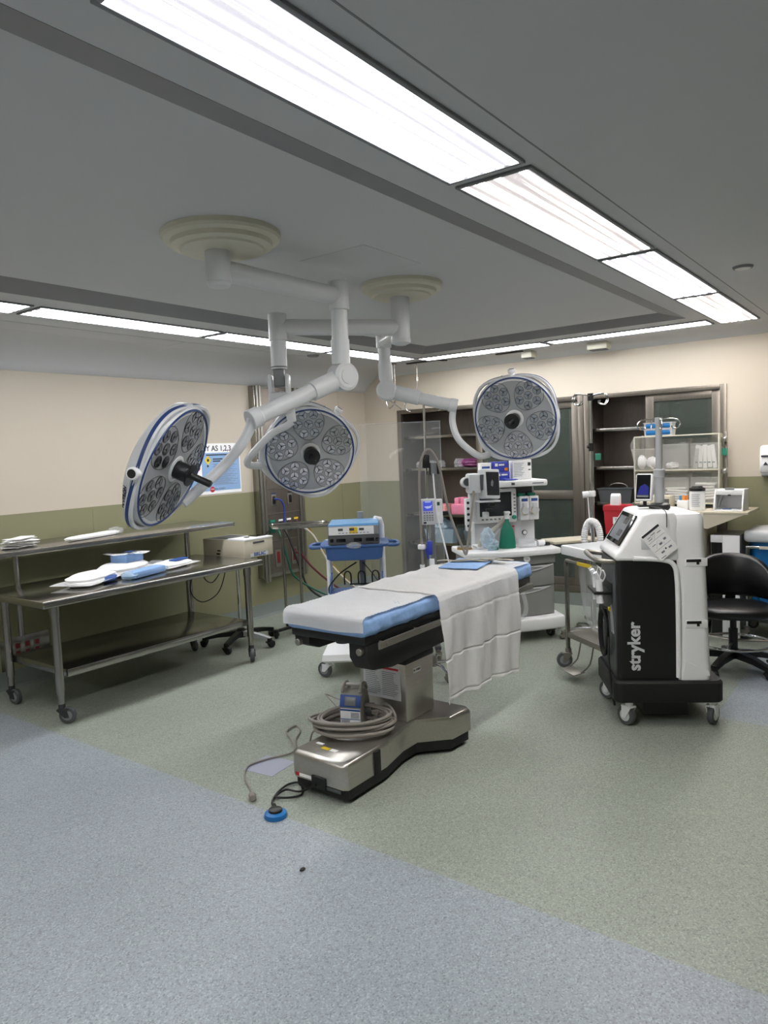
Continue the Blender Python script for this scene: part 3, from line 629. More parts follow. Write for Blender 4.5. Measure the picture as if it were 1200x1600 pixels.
# second low black star base beyond: mayo style tray stand with tray
t = thing('tray_stand', 'tray stand with shallow steel tray in front of the gas column', 'tray stand', (4.86, 4.60, 0))
b = B(); b.prism([(-0.23, -0.17), (0.23, -0.17), (0.26, -0.14), (0.26, 0.14), (0.23, 0.17), (-0.23, 0.17), (-0.26, 0.14), (-0.26, -0.14)], 1.0, 1.006, M.Rotation(math.radians(-40), 4, 'Z'))
R4 = M.Rotation(math.radians(-40), 4, 'Z')
b.tube([(R4 @ V(p)) for p in ((-0.22, -0.185, 1.018), (0.22, -0.185, 1.018), (0.265, -0.15, 1.018), (0.265, 0.15, 1.018), (0.22, 0.185, 1.018), (-0.22, 0.185, 1.018), (-0.265, 0.15, 1.018), (-0.265, -0.15, 1.018))], 0.012, 8, True); b.obj('tray', 'steel', t)
for p in ((-0.16, 0.12), (-0.02, 0.02)):
    q = R4 @ V((p[0], p[1], 0)); b = B(); b.cyl((q.x, q.y, 0.06), (q.x, q.y, 1.0), 0.013, n=14); b.obj('pole', 'steelv', t)
b = B(); b.tube([(R4 @ V(p)) for p in ((-0.16, 0.12, 0.07), (-0.02, 0.02, 0.07), (0.25, -0.12, 0.07))], 0.016, 10); b.tube([(R4 @ V(p)) for p in ((-0.28, -0.1, 0.07), (-0.08, 0.06, 0.07), (-0.08, 0.3, 0.07))], 0.016, 10); b.obj('base_frame', 'black', t)
for p in ((0.25, -0.12), (-0.28, -0.1), (-0.08, 0.3)):
    q = R4 @ V((p[0], p[1], 0)); caster(t, q.x, q.y, 0.085, 0.034, 0.024, 1.0, 'black', 'rubber', 'black', 0.012)

# ------------------------------------------------------------------ left wall: poster, outlets, gas column
t = thing('wall_poster', 'blue and white instruction poster on the cream wall behind the edge-on surgical light', 'poster', (4.70, YL - 0.001, 1.315))
b = B(); b.bx(-0.36, 0.285, -0.004, 0, 0, 0.485); b.obj('sheet', 'paper', t, flat=True)
b = B(); b.bx(-0.34, 0.275, -0.0052, -0.004, 0.03, 0.395); b.obj('blue_field', 'pblue', t, flat=True)
b = B(); b.text('EASY AS 1,2,3', 0.074, fac((-0.04, -0.0056, 0.435), (1, 0, 0)), bold=0.0008); b.obj('heading', 'ink', t)
b = B()
for k, (z, x0, x1) in enumerate([(0.375, -0.14, 0.2), (0.335, -0.06, 0.06), (0.315, -0.06, 0.03)]): b.mi(0).bx(x0, x1, -0.0062, -0.0052, z - 0.006, z + 0.005)
for k in range(22): b.mi(1).bx(-0.07 + 0.01 * (k % 3), 0.24 - 0.03 * ((k * 7) % 5), -0.0062, -0.0052, 0.085 + k * 0.0095, 0.0885 + k * 0.0095)
for x in (-0.135, -0.125): b.mi(0).cyl((x, -0.0052, 0.13 if x < -0.13 else 0.27), (x, -0.0062, 0.13 if x < -0.13 else 0.27), 0.011, n=14)
b.obj('printed_lines', ['ink', 'inkg'], t, flat=True)
b = B(); b.prism([(-0.04, 0), (0, -0.045), (0.04, 0), (0, 0.045)], 0, 0.0012, fac((-0.12, -0.0052, 0.325), (1, 0, 0))); b.mi(1).box((-0.12, -0.0066, 0.325), (0.024, 0.0006, 0.026)); b.obj('warning_diamond', ['yellow', 'ink'], t, flat=True)
for x, z in ((-0.085, 0.045), (-0.245, 0.255)):
    b = B(); b.cyl((x, -0.0052, z), (x, -0.0066, z), 0.028, n=20); b.mi(1).text('STOP', 0.017, fac((x, -0.0072, z), (1, 0, 0))); b.obj('stop_disc', ['red', 'paper'], t)
b = B(); b.bx(-0.285, -0.20, -0.0060, -0.0052, 0.16, 0.30); b.mi(1).text('FINAL COUNT', 0.022, fac((0.0, -0.0064, 0.047), (1, 0, 0))); b.mi(0).bx(-0.31, -0.24, -0.006, -0.0052, 0.02, 0.09); b.mi(1).bx(-0.30, -0.25, -0.0066, -0.006, 0.035, 0.07); b.obj('inset_card', ['paper', 'inkg'], t, flat=True)
for x0, x1, z0, z1, s, n in ((2.52, 2.60, 0.09, 0.36, 'tall blank steel plate on the wall beside the red outlets', 0), (2.61, 2.90, 0.20, 0.375, 'steel wall plate with red outlets below the steel table', 3)):
    t = thing('outlet_plate', s, 'wall outlet', ((x0 + x1) / 2, YL, (z0 + z1) / 2)); w2, h2 = (x1 - x0) / 2, (z1 - z0) / 2
    b = B(); b.bx(-w2, w2, -0.006, 0, -h2, h2, 0.002); b.obj('plate', 'steelv', t)
    for k in range(n):
        b = B(); b.bx(-0.132 + k * 0.075, -0.083 + k * 0.075, -0.008, -0.005, -0.07, 0.045, 0.002); b.mi(1)
        for zz in (-0.042, 0.017): b.bx(-0.124 + k * 0.075, -0.091 + k * 0.075, -0.0095, -0.0075, zz - 0.02, zz + 0.018, 0.002)
        b.obj('outlet', ['steelw', 'dred'], t)
t = thing('gas_column', 'tall stainless steel medical gas column on the left wall near the corner', 'gas column', (5.46, YL, 0))
b = B(); b.bx(5.15, 5.80, 5.425, YL, 0.40, 2.37, 0.003); b.obj('casing', 'steelv', t, world=True)
for x in (5.20, 5.76):
    b = B(); b.bx(x - 0.035, x - 0.004, 5.405, 5.426, 0.36, 2.37, 0.003); b.bx(x + 0.004, x + 0.035, 5.405, 5.426, 0.36, 2.37, 0.003); b.obj('edge_strip', 'steelw', t, world=True)
b = B(); b.bx(5.24, 5.72, 5.418, 5.426, 0.44, 2.35, 0.001); b.obj('face_panel', 'cabdark', t, world=True)
for z in (0.78, 1.06, 1.32, 1.72):
    b = B(); b.bx(5.24, 5.72, 5.412, 5.42, z - 0.003, z + 0.003); b.obj('seam_rail', 'steelw', t, world=True)
for k, (x, c) in enumerate(((5.34, 'blue'), (5.58, 'darksteel'))):
    b = B(); b.bx(x - 0.035, x + 0.035, 5.412, 5.42, 1.14, 1.26, 0.002); b.mi(1).bx(x - 0.02, x + 0.02, 5.408, 5.414, 1.16, 1.24, 0.002); b.mi(2).bx(x - 0.03, x + 0.03, 5.409, 5.413, 1.262, 1.275); b.obj('outlet', ['steelw', 'black', c], t, world=True)
for k, (x, c) in enumerate(((5.30, 'tag'), (5.42, 'paper'), (5.54, 'paper'), (5.65, 'yellow'))):
    b = B(); b.bx(x - 0.045, x + 0.045, 5.410, 5.42, 0.86, 1.0, 0.003); b.mi(1).bx(x - 0.03, x + 0.03, 5.406, 5.412, 0.975, 0.995); b.mi(2).cyl((x, 5.412, 0.92), (x, 5.38, 0.92), 0.022, n=14); b.obj('gas_outlet', ['green' if k == 0 else 'steelv', c, 'dgrey'], t, world=True)
for x in (5.36, 5.60):
    b = B(); b.bx(x - 0.04, x + 0.04, 5.41, 5.42, 0.5, 0.68, 0.002); b.mi(1).bx(x - 0.02, x + 0.02, 5.405, 5.412, 0.54, 0.66, 0.003); b.obj('outlet', ['steelw', 'dred'], t, world=True)
b = B(); b.tube([(5.34, 5.41, 1.21), (5.38, 5.36, 1.20), (5.43, 5.36, 1.12), (5.435, 5.37, 0.99), (5.43, 5.38, 0.90)], 0.009, 8, k=6); solo(b, 'network_cable', 'cordblue', 'short blue cable plugged into the steel gas column', 'cable')
for nm, c, s, x, pts in (('gas_hose', 'green', 'dark green hose from the gas column outlet to the floor', 5.30, [(5.30, 5.38, 0.92), (5.27, 5.28, 0.86), (5.30, 5.22, 0.6), (5.38, 5.2, 0.4), (5.6, 5.0, 0.2), (5.9, 4.7, 0.03)]),
                         ('gas_hose', 'black', 'black hose from the gas column running down to the floor', 5.42, [(5.42, 5.38, 0.92), (5.42, 5.3, 0.8), (5.45, 5.2, 0.5), (5.5, 5.1, 0.25), (5.7, 4.8, 0.02)]),
                         ('gas_hose', 'strap', 'pale grey hose arching from the gas column to the floor', 5.54, [(5.54, 5.38, 0.92), (5.56, 5.3, 0.93), (5.68, 5.2, 0.8), (5.80, 5.1, 0.5), (6.0, 4.9, 0.2), (6.2, 4.6, 0.02)]),
                         ('gas_hose', 'mustard', 'mustard yellow hose from the gas column to the floor', 5.65, [(5.65, 5.38, 0.92), (5.69, 5.3, 0.92), (5.8, 5.25, 0.7), (5.93, 5.1, 0.4), (6.1, 4.8, 0.03)]),
                         ('gas_hose', 'maroon', 'maroon hose hanging from the lower gas column', 5.62, [(5.60, 5.40, 0.62), (5.62, 5.33, 0.6), (5.7, 5.25, 0.45), (5.85, 5.1, 0.25), (6.05, 4.85, 0.03)])):
    b = B(); b.tube(pts, 0.011, 8, k=7); solo(b, nm, c, s, 'hose', group='hoses from the gas column')

# ------------------------------------------------------------------ operating table
t = thing('operating_table', 'operating table with blue covered mattress on a stainless column and base', 'operating table', (3.1, 2.33, 0))
def bo(s, h):   # outline of the waisted base
    p = [(2.50, 2.145), (2.80, 2.145), (3.00, 2.185), (3.13, 2.185), (3.27, 2.045), (3.44, 2.03), (3.47, 2.07), (3.47, 2.56), (3.44, 2.60), (3.27, 2.585), (3.13, 2.455), (3.00, 2.455), (2.80, 2.495), (2.50, 2.495), (2.485, 2.47), (2.485, 2.17)]
    return [((x - 2.98) * s + 2.98, (y - 2.32) * s + 2.32, h) for x, y in p]
b = B(); b.loft([bo(1.0, 0.075), bo(1.0, 0.18), bo(0.985, 0.196), bo(0.955, 0.203)]); b.obj('base_cover', 'steelt', t, world=True, sharp=0.9)
b = B(); b.loft([bo(0.97, 0.022), bo(0.97, 0.076)]); b.bx(2.70, 2.745, 2.136, 2.16, 0.07, 0.19, 0.003); b.obj('base_skirt', 'rubber', t, world=True)
b = B(); b.bx(2.475, 2.49, 2.27, 2.36, 0.05, 0.11, 0.004); b.obj('power_inlet', 'black', t, world=True)
b = B(); b.bx(2.4835, 2.4865, 2.36, 2.47, 0.083, 0.098); b.mi(1).bx(2.483, 2.4867, 2.445, 2.47, 0.083, 0.1); b.mi(2).bx(2.4825, 2.4865, 2.18, 2.28, 0.055, 0.07); b.obj('base_label', ['paper', 'red', 'dgrey'], t, world=True, flat=True)
b = B(); b.bx(2.61, 2.63, 2.40, 2.445, 0.2031, 0.2042); b.mi(1).bx(2.575, 2.60, 2.33, 2.38, 0.2031, 0.2042); b.mi(0).bx(2.575, 2.60, 2.285, 2.325, 0.2031, 0.2042); b.obj('warning_sticker', ['paper', 'yellow'], t, world=True, flat=True)
for x, y in ((2.56, 2.19), (2.56, 2.45), (3.40, 2.09), (3.40, 2.55)):
    b = B(); b.cyl((x, y - 0.015, 0.035), (x, y + 0.015, 0.035), 0.035, n=18); b.obj('caster', 'rubber', t, world=True)
b = B(); b.bx(3.07, 3.34, 2.20, 2.515, 0.20, 0.52, 0.012); b.obj('column', 'steelt', t, world=True)
b = B(); b.bx(3.065, 3.345, 2.195, 2.52, 0.515, 0.55, 0.01); b.bx(3.10, 3.32, 2.22, 2.49, 0.545, 0.66, 0.01); b.obj('column_boot', 'rubber', t, world=True)
b = B(); b.bx(3.0665, 3.0705, 2.235, 2.485, 0.315, 0.50, 0.001); b.mi(1).bx(3.0655, 3.067, 2.245, 2.475, 0.478, 0.49)
for q in (0, 1):
    for k in range(13):
        w2 = random.uniform(0.07, 0.105); y1 = 2.47 - q * 0.115; b.mi(2).bx(3.0655, 3.067, y1 - w2, y1, 0.335 + k * 0.0105, 0.338 + k * 0.0105)
b.obj('instruction_plate', ['lgrey', 'red', 'inkg'], t, world=True, flat=True)
b = B(); b.bx(3.14, 3.21, 2.197, 2.2005, 0.455, 0.48); b.mi(1).text('W 97881', 0.018, fac((3.175, 2.1965, 0.467), (1, 0, 0))); b.obj('asset_label', ['paper', 'ink'], t, world=True)
b = B(); b.bx(2.64, 4.44, 2.12, 2.60, 0.735, 0.775, 0.006); b.obj('top_deck', 'black', t, world=True)
UF = basis((0, 0, 0), V((1, 0, 0)), V((0, 0, 1)), V((0, -1, 0)))
b = B(); b.prism([(2.66, 0.737), (2.66, 0.66), (2.70, 0.60), (2.86, 0.575), (3.9, 0.60), (4.12, 0.68), (4.12, 0.737)], -2.24, -2.125, UF, 0.008); b.obj('near_beam', 'rubber', t, world=True)
b = B(); b.prism([(2.66, 0.737), (2.66, 0.69), (2.74, 0.655), (3.9, 0.64), (4.12, 0.69), (4.12, 0.737)], -2.60, -2.50, UF, 0.008); b.obj('far_beam', 'rubber', t, world=True)
b = B(); b.bx(3.02, 3.95, 2.23, 2.52, 0.60, 0.737, 0.01); b.obj('centre_block', 'rubber', t, world=True)
b = B(); b.prism([(4.0, 0.735), (4.05, 0.70), (4.30, 0.715), (4.43, 0.735)], -2.59, -2.13, basis((0, 0, 0), V((1, 0, 0)), V((0, 0, 1)), V((0, -1, 0))), 0.005); b.obj('head_section_frame', 'black', t, world=True)
for y, x0, x1 in ((2.085, 2.70, 3.98), (2.085, 4.04, 4.40), (2.635, 2.70, 4.0)):
    b = B(); b.bx(x0, x1, y - 0.006, y + 0.006, 0.708, 0.742, 0.002)
    for k in range(int((x1 - x0) / 0.3) + 1):
        xx = x0 + 0.06 + k * 0.3; b.cyl((xx, y - 0.009, 0.725), (xx, y + 0.04 * (1 if y < 2.3 else -1), 0.725), 0.009, n=10)
    b.obj('side_rail', 'steelw', t, world=True)
for y in (2.16, 2.56):
    b = B(); b.cyl((2.665, y, 0.70), (2.635, y, 0.70), 0.018, n=16, bev=0.003); b.obj('end_knob', 'steelw', t, world=True)
def rbox(x0, x1, y0, y1, z0, z1, r, nx, ny):   # rounded crumpled mattress shape
    pass
b = B(); b.bx(2.615, 4.47, 2.105, 2.625, 0.772, 0.872, 0.035, 4)
bmesh.ops.subdivide_edges(b.bm, edges=[e for e in b.bm.edges if e.calc_length() > 0.12], cuts=46, use_grid_fill=True)
for v in b.bm.verts:
    p = v.co; k = 0.006 * math.sin(34 * p.x + 9 * p.z) * math.sin(30 * p.z + 13 * p.x) + 0.004 * math.sin(71 * p.x)
    if p.y < 2.2: p.y += k
    if p.x > 4.40: p.x += 0.006 * math.sin(40 * p.y) + 0.02 * (p.z - 0.82)
    if p.z > 0.85: p.z += 0.002 * math.sin(18 * p.x) * math.sin(14 * p.y)
b.obj('mattress', 'sheetblue', t, world=True)

def wr(x, y, s=1.0): return s * (0.0016 * math.sin(23 * x + 11 * y) + 0.0013 * math.sin(47 * x - 31 * y + 1) + 0.0016 * math.sin(9 * y - 14 * x + 2))
# quilted pad over the foot end, drooping over the end face
def quilt(u, v):
    L = 1.86; s = u * L; y = 2.125 + v * 0.50 - 0.018 * (v < 0.001)
    if s < 0.055: a = s / 0.055; return (2.611 - 0.003 * math.sin(20 * y), y, 0.805 + a * 0.045 - 0.012 * v - 0.006 * math.sin(9 * y))
    if s < 0.10: a = (s - 0.055) / 0.045 * PI / 2; return (2.639 - 0.028 * math.cos(a), y, 0.850 + 0.026 * math.sin(a))
    x = 2.639 + (s - 0.10); q = 0.0022 * (math.sin(120 * (x + y)) * math.sin(120 * (x - y))) if x < 3.3 else 0
    return (x, y, 0.8765 + wr(x, y) + q + 0.0015)
b = B(); b.sheet(quilt, 260, 80, 0.002); solo(b, 'quilted_pad', 'sheet', 'long white quilted pad lying along the top of the operating table', 'bed pad')
def drape(u, v):        # across the table and down its near side
    x = 3.195 + u * (0.93 - 0.05 * max(0, v - 0.5)) + 0.012 * math.sin(6 * v); s = v * 1.15
    top = 0.8825
    if s < 0.53: y = 2.62 - s; return (x, y, top + 1.4 * wr(x, y) + 0.002)
    if s < 0.58: a = (s - 0.53) / 0.05 * PI / 2; return (x, 2.09 + 0.0 - 0.03 * math.sin(a), top - 0.03 + 0.03 * math.cos(a) + 0.002)
    h = s - 0.58; f = min(1, h * 5)
    d = 0.016 * math.sin(16 * x + 2 * h) + 0.009 * math.sin(37 * x + 6 * h) + 0.004 * math.sin(61 * x - 9 * h) - 0.007 * (abs((h % 0.22) - 0.11) < 0.006)
    low = 0.975 + 0.10 * u * u * (u > 0)
    return (x + 0.01 * f * math.sin(7 * h), 2.055 - f * (0.008 + d) - 0.03 * h, 0.856 - h * low)
b = B(); b.sheet(drape, 90, 130, 0.0022)
solo(b, 'drape_sheet', 'sheet', 'white drape sheet hanging down the near side of the operating table', 'drape')
b = B(); b.sheet(lambda u, v: (3.24 + u * 0.10, 2.652 + 0.005 * math.sin(9 * u + 5 * v), 0.80 - v * 0.42), 8, 20, 0.002)
solo(b, 'drape_strip', 'sheet', 'narrow strip of white drape hanging below the far side of the table', 'drape')
# straps and pad on the head end
b = B(); b.box((4.13, 2.42, 0.893), (0.40, 0.26, 0.008), 0.003, M.Rotation(0.2, 3, 'Z')); solo(b, 'blue_towel', 'sheetblue', 'flat blue towel on the head end of the table under beige straps', 'towel')
b = B()
for a, c in ((0.3, (4.22, 2.40)), (0.1, (4.15, 2.47)), (-0.2, (4.26, 2.33))):
    R = M.Rotation(a + 1.9, 4, 'Z'); b.sheet(lambda u, v: tuple(M.Translation((c[0], c[1], 0.90)) @ R @ V(((u - .5) * 0.34, (v - .5) * 0.05, 0.004 + 0.008 * math.sin(6 * u + c[0] * 9) ** 2))), 16, 3, 0.006)
solo(b, 'arm_straps', 'strap', 'beige fabric straps lying across the blue towel', 'straps')

# pump with coiled hose on the base
t = thing('warming_pump', 'grey pump box with blue display and carry handle inside the coiled hose', 'pump', (2.915, 2.43, 0.204), -72); t.scale = (1.12, 1.12, 1.14)
b = B(); b.prism([(-0.062, 0), (0.062, 0), (0.062, 0.10), (0.045, 0.155), (0.015, 0.175), (-0.015, 0.175), (-0.045, 0.155), (-0.062, 0.10)], -0.055, 0.055, basis((0, 0, 0), V((0, 1, 0)), V((0, 0, 1)), V((1, 0, 0))) @ M.Rotation(0, 4, 'X'), 0.008)
b.obj('casing', 'pumpgrey', t)
b = B(); b.tube([(-0.045, -0.04, 0.165), (-0.045, -0.02, 0.19), (-0.045, 0.02, 0.195), (-0.045, 0.045, 0.165)], 0.009, 8, k=5); b.tube([(0.045, -0.04, 0.165), (0.045, -0.02, 0.19), (0.045, 0.02, 0.195), (0.045, 0.045, 0.165)], 0.009, 8, k=5); b.bx(-0.05, 0.05, -0.015, 0.015, 0.184, 0.198, 0.006); b.obj('carry_handle', 'pumpgrey', t)
b = B(); b.bx(-0.05, 0.05, -0.0645, -0.0615, 0.015, 0.095, 0.001); b.mi(1).bx(-0.05, 0.05, -0.0655, -0.064, 0.085, 0.093); b.bx(-0.05, 0.05, -0.0655, -0.064, 0.045, 0.048)
for k in range(8): b.mi(2).bx(-0.045, -0.003, -0.0655, -0.064, 0.02 + k * 0.003, 0.0212 + k * 0.003); b.bx(0.003, 0.045, -0.0655, -0.064, 0.052 + k * 0.0035, 0.0533 + k * 0.0035)
b.obj('label', ['paper', 'inkb', 'inkg'], t, flat=True)
b = B(); b.box((0, -0.0545, 0.1285), (0.105, 0.004, 0.056), 0.001, M.Rotation(-0.30, 3, 'X')); b.mi(1).box((0, -0.0570, 0.1285), (0.055, 0.004, 0.04), 0.001, M.Rotation(-0.30, 3, 'X')); b.obj('display', ['inkb', 'scrng'], t)
b = B(); b.cyl((0.05, 0.02, 0.07), (0.085, 0.02, 0.07), 0.03, n=16); b.cyl((0.08, 0.02, 0.05), (0.10, 0.02, 0.05), 0.012, n=12); b.obj('hose_connector', 'dgrey', t)
b = B()
rt, fw = V((0.596, -0.802, 0)), V((0.80, 0.60, 0))
for k in range(7):
    c0 = V((2.815, 2.37, 0)) + rt * random.uniform(-.015, .02) + fw * random.uniform(-.01, .015); ra, rb = 0.172 + 0.012 * (k % 3) , 0.105 + 0.01 * ((k * 2) % 3); zz = 0.216 + 0.0125 * k; ph = random.uniform(0, 6); tl = random.uniform(-.012, .012)
    for off in (0, 0.016):
        b.tube([c0 + rt * ((ra + off) * math.cos(q)) + fw * ((rb + off * 0.6) * math.sin(q)) + V((0, 0, zz + (0.010 * off / 0.016 if k % 2 else 0) + tl * math.cos(q + ph) + 0.006 * (1 + math.sin(2 * q + ph)))) for q in [2 * PI * i / 40 for i in range(40)]], 0.0082, 8, True)
b.tube([(2.93, 2.30, 0.27), (2.99, 2.30, 0.31), (3.01, 2.27, 0.30), (2.99, 2.22, 0.26), (2.93, 2.2, 0.24)], 0.0082, 8, k=6)
solo(b, 'coiled_hose', 'ghose', 'thick grey twin hose coiled round the pump on the table base', 'hose')
b = B(); b.tube([(2.72, 2.46, 0.225), (2.70, 2.54, 0.215), (2.72, 2.60, 0.10), (2.80, 2.72, 0.012), (2.93, 2.90, 0.008), (3.05, 2.98, 0.008), (3.10, 3.06, 0.008), (3.0, 3.04, 0.01), (2.90, 2.90, 0.016), (2.80, 2.80, 0.01), (2.66, 2.86, 0.008), (2.54, 2.88, 0.008), (2.43, 2.78, 0.008), (2.37, 2.68, 0.008), (2.31, 2.60, 0.008)], 0.005, 8, k=7)
b.cyl((2.315, 2.605, 0.012), (2.285, 2.57, 0.018), 0.019, 0.016, 14, 0.004); b.tube([(2.80, 2.46, 0.33), (2.84, 2.56, 0.36), (2.90, 2.62, 0.34), (2.92, 2.56, 0.32), (2.88, 2.45, 0.33)], 0.003, 6, k=6)
solo(b, 'control_cable', 'ghose', 'thin grey cord with round plug trailing across the floor', 'cord')
t = thing('foot_switch', 'round blue floor plug with black top at the end of a black cord', 'foot switch', (2.245, 2.375, 0))
b = B(); b.lathe([(0.052, 0), (0.054, 0.006), (0.05, 0.02), (0.036, 0.027), (0, 0.027)], n=32); b.obj('disc', 'bagblue', t)
b = B(); b.lathe([(0.033, 0.026), (0.031, 0.036), (0.02, 0.04), (0, 0.04)], n=24); b.obj('cap', 'black', t)
b = B(); b.tube([(2.26, 2.39, 0.03), (2.285, 2.42, 0.03), (2.30, 2.45, 0.012), (2.34, 2.49, 0.008), (2.42, 2.53, 0.008), (2.50, 2.54, 0.01), (2.54, 2.50, 0.01), (2.46, 2.41, 0.01), (2.40, 2.43, 0.012), (2.36, 2.49, 0.016), (2.44, 2.50, 0.016), (2.46, 2.42, 0.02), (2.475, 2.33, 0.07)], 0.0055, 8, k=7)
b.obj('cord', 'black', t, world=True)
b = B(); b.prism([(-0.10, -0.10), (0.10, -0.10), (0.10, 0.10), (-0.10, 0.10)], 0, 0.0012, M.Rotation(0.1, 4, 'Z')); solo(b, 'floor_patch', 'patch', 'square lilac tape patch on the green floor beside the grey cord', 'floor patch', (2.62, 2.80, 0.0))
b = B(); b.blob((0, 0, 0.006), (0.014, 0.009, 0.006), 0.1, 3, 2); solo(b, 'debris_bit', 'black', 'small black bit of debris on the blue floor', 'debris', (1.99, 1.97, 0.0))

# ------------------------------------------------------------------ electrosurgical unit on its cart
t = thing('equipment_cart', 'white and blue wheeled cart with handles behind the operating table', 'cart', (4.29, 3.50, 0), -53)
for x in (-0.215, 0.205):
    b = B(); b.tube([(x, 0.16, 0.17), (x, 0.16, 0.6), (x, 0.16, 0.98)] if x < 0 else [(x, 0.16, 0.17), (x, 0.16, 1.08), (x - 0.01, 0.14, 1.125), (x - 0.05, 0.12, 1.135)], 0.024, 12); b.obj('post', 'white', t)
b = B(); b.bx(0.02, 0.07, 0.17, 0.20, 0.17, 1.19, 0.004); b.obj('rear_spine', 'grey', t)
b = B(); b.prism([(-0.24, -0.21), (0.24, -0.21), (0.26, -0.1), (0.25, 0.2), (-0.25, 0.2), (-0.26, -0.1)], 0.955, 0.978, None, 0.006)
for q in (-1, 1): b.tube([(q * 0.25, -0.2, 0.967), (q * 0.31, -0.21, 0.967), (q * 0.33, -0.12, 0.967), (q * 0.31, 0.0, 0.967), (q * 0.25, 0.02, 0.967)], 0.014, 10, k=5)
b.obj('top_tray', 'esucart', t)
b = B(); b.loft([[(x * k, -0.20 + 0.02 * (1 - k) if y < 0 else 0.15, z) for x, y in ((-0.215, -1), (0.215, -1), (0.215, 1), (-0.215, 1))] for k, z in ((0.80, 0.86), (0.95, 0.875), (1.0, 0.957))]); b.obj('bin', 'esucart', t)
b = B(); b.bx(-0.2, 0.2, -0.17, 0.15, 0.58, 0.595, 0.004); 
for q in (-1, 1): b.prism([(-0.17, 0.58), (0.15, 0.58), (0.15, 0.72), (0.05, 0.70)], q * 0.2 - 0.006, q * 0.2 + 0.006, basis((0, 0, 0), V((0, 1, 0)), V((0, 0, 1)), V((1, 0, 0))))
b.obj('shelf', 'esucart', t)
b = B()
for k in range(3): b.tube([(-0.10 + k * 0.11, 0.14, 0.62), (-0.10 + k * 0.11, 0.14, 0.70), (-0.075 + k * 0.11, 0.14, 0.725), (-0.05 + k * 0.11, 0.14, 0.70), (-0.05 + k * 0.11, 0.14, 0.62)], 0.006, 8, k=4)
b.bx(-0.06, 0.14, 0.136, 0.144, 0.616, 0.628); b.obj('cord_rack', 'black', t)
b = B(); b.loft([[(x, y, z) for x, y in ((-0.27 * k, -0.30 * k), (0.27 * k, -0.30 * k), (0.24 * k, 0.24 * k), (-0.24 * k, 0.24 * k))] for k, z in ((0.95, 0.12), (1.0, 0.135), (0.98, 0.18), (0.7, 0.21))]); b.obj('base', 'white', t)
b = B(); b.lathe([(0.06, 0.20), (0.06, 0.25), (0.04, 0.26), (0, 0.26)], (-0.12, -0.05, 0), n=20); b.obj('foot_pedal', 'black', t)
for x, y, a in ((-0.23, -0.25, 2.6), (0.23, -0.25, 0.4), (-0.2, 0.2, 2.2), (0.2, 0.2, 1.2)): caster(t, x, y, 0.13, 0.058, 0.03, a, 'lgrey', 'tyre', 'grey', 0.03)
b = B(); b.tube([(0.0, 0.1, 0.80), (-0.12, -0.02, 0.74), (-0.2, -0.1, 0.66), (-0.21, -0.08, 0.60)], 0.006, 7, k=6); b.tube([(0.05, 0.1, 0.80), (0.12, 0.05, 0.72), (0.18, 0, 0.64), (0.19, 0.05, 0.6)], 0.004, 7, k=6); b.obj('power_lead', 'black', t)
t = thing('electrosurgical_unit', 'blue topped electrosurgical generator on the white and blue cart', 'generator', (4.29, 3.50, 0.979), -53)
b = B(); b.prism([(-0.20, 0), (0.19, 0), (0.19, 0.155), (-0.185, 0.155), (-0.20, 0.14)], -0.185, 0.185, basis((0, 0, 0), V((0, 1, 0)), V((0, 0, 1)), V((1, 0, 0))), 0.006); b.obj('casing', 'esu', t)
b = B(); b.bx(-0.19, 0.19, -0.212, -0.198, 0.002, 0.068, 0.004); b.mi(1)
for x0, x1 in ((-0.175, -0.15), (-0.13, -0.06), (0.0, 0.06), (0.09, 0.15), (0.16, 0.18)): b.bx(x0, x1, -0.2145, -0.21, 0.022, 0.048, 0.002)
b.obj('socket_panel', ['dgrey', 'gloss'], t)
b = B(); b.bx(-0.19, 0.19, -0.210, -0.198, 0.070, 0.138, 0.003); b.mi(1).bx(-0.182, 0.15, -0.2125, -0.209, 0.074, 0.134); b.mi(2).bx(-0.03, 0.03, -0.2135, -0.212, 0.082, 0.128)
b.mi(3)
for x in (-0.095, -0.012, 0.06): b.bx(x - 0.018, x + 0.018, -0.2148, -0.213, 0.104, 0.122)
b.mi(4)
for k in range(9): b.bx(-0.11 + k * 0.026, -0.095 + k * 0.026, -0.2146, -0.2125, 0.086, 0.090)
b.obj('control_panel', ['grey', 'white', 'yellow', 'dgrey', 'inkb'], t, flat=True)
b = B(); b.blob((-0.0, -0.225, -0.005), (0.055, 0.02, 0.022), 0.15, 3, 3); solo(b, 'plastic_wrapper', 'film', 'crumpled clear wrapper tucked at the front of the blue cart tray', 'wrapper', (4.29, 3.50, 0.979), -53)

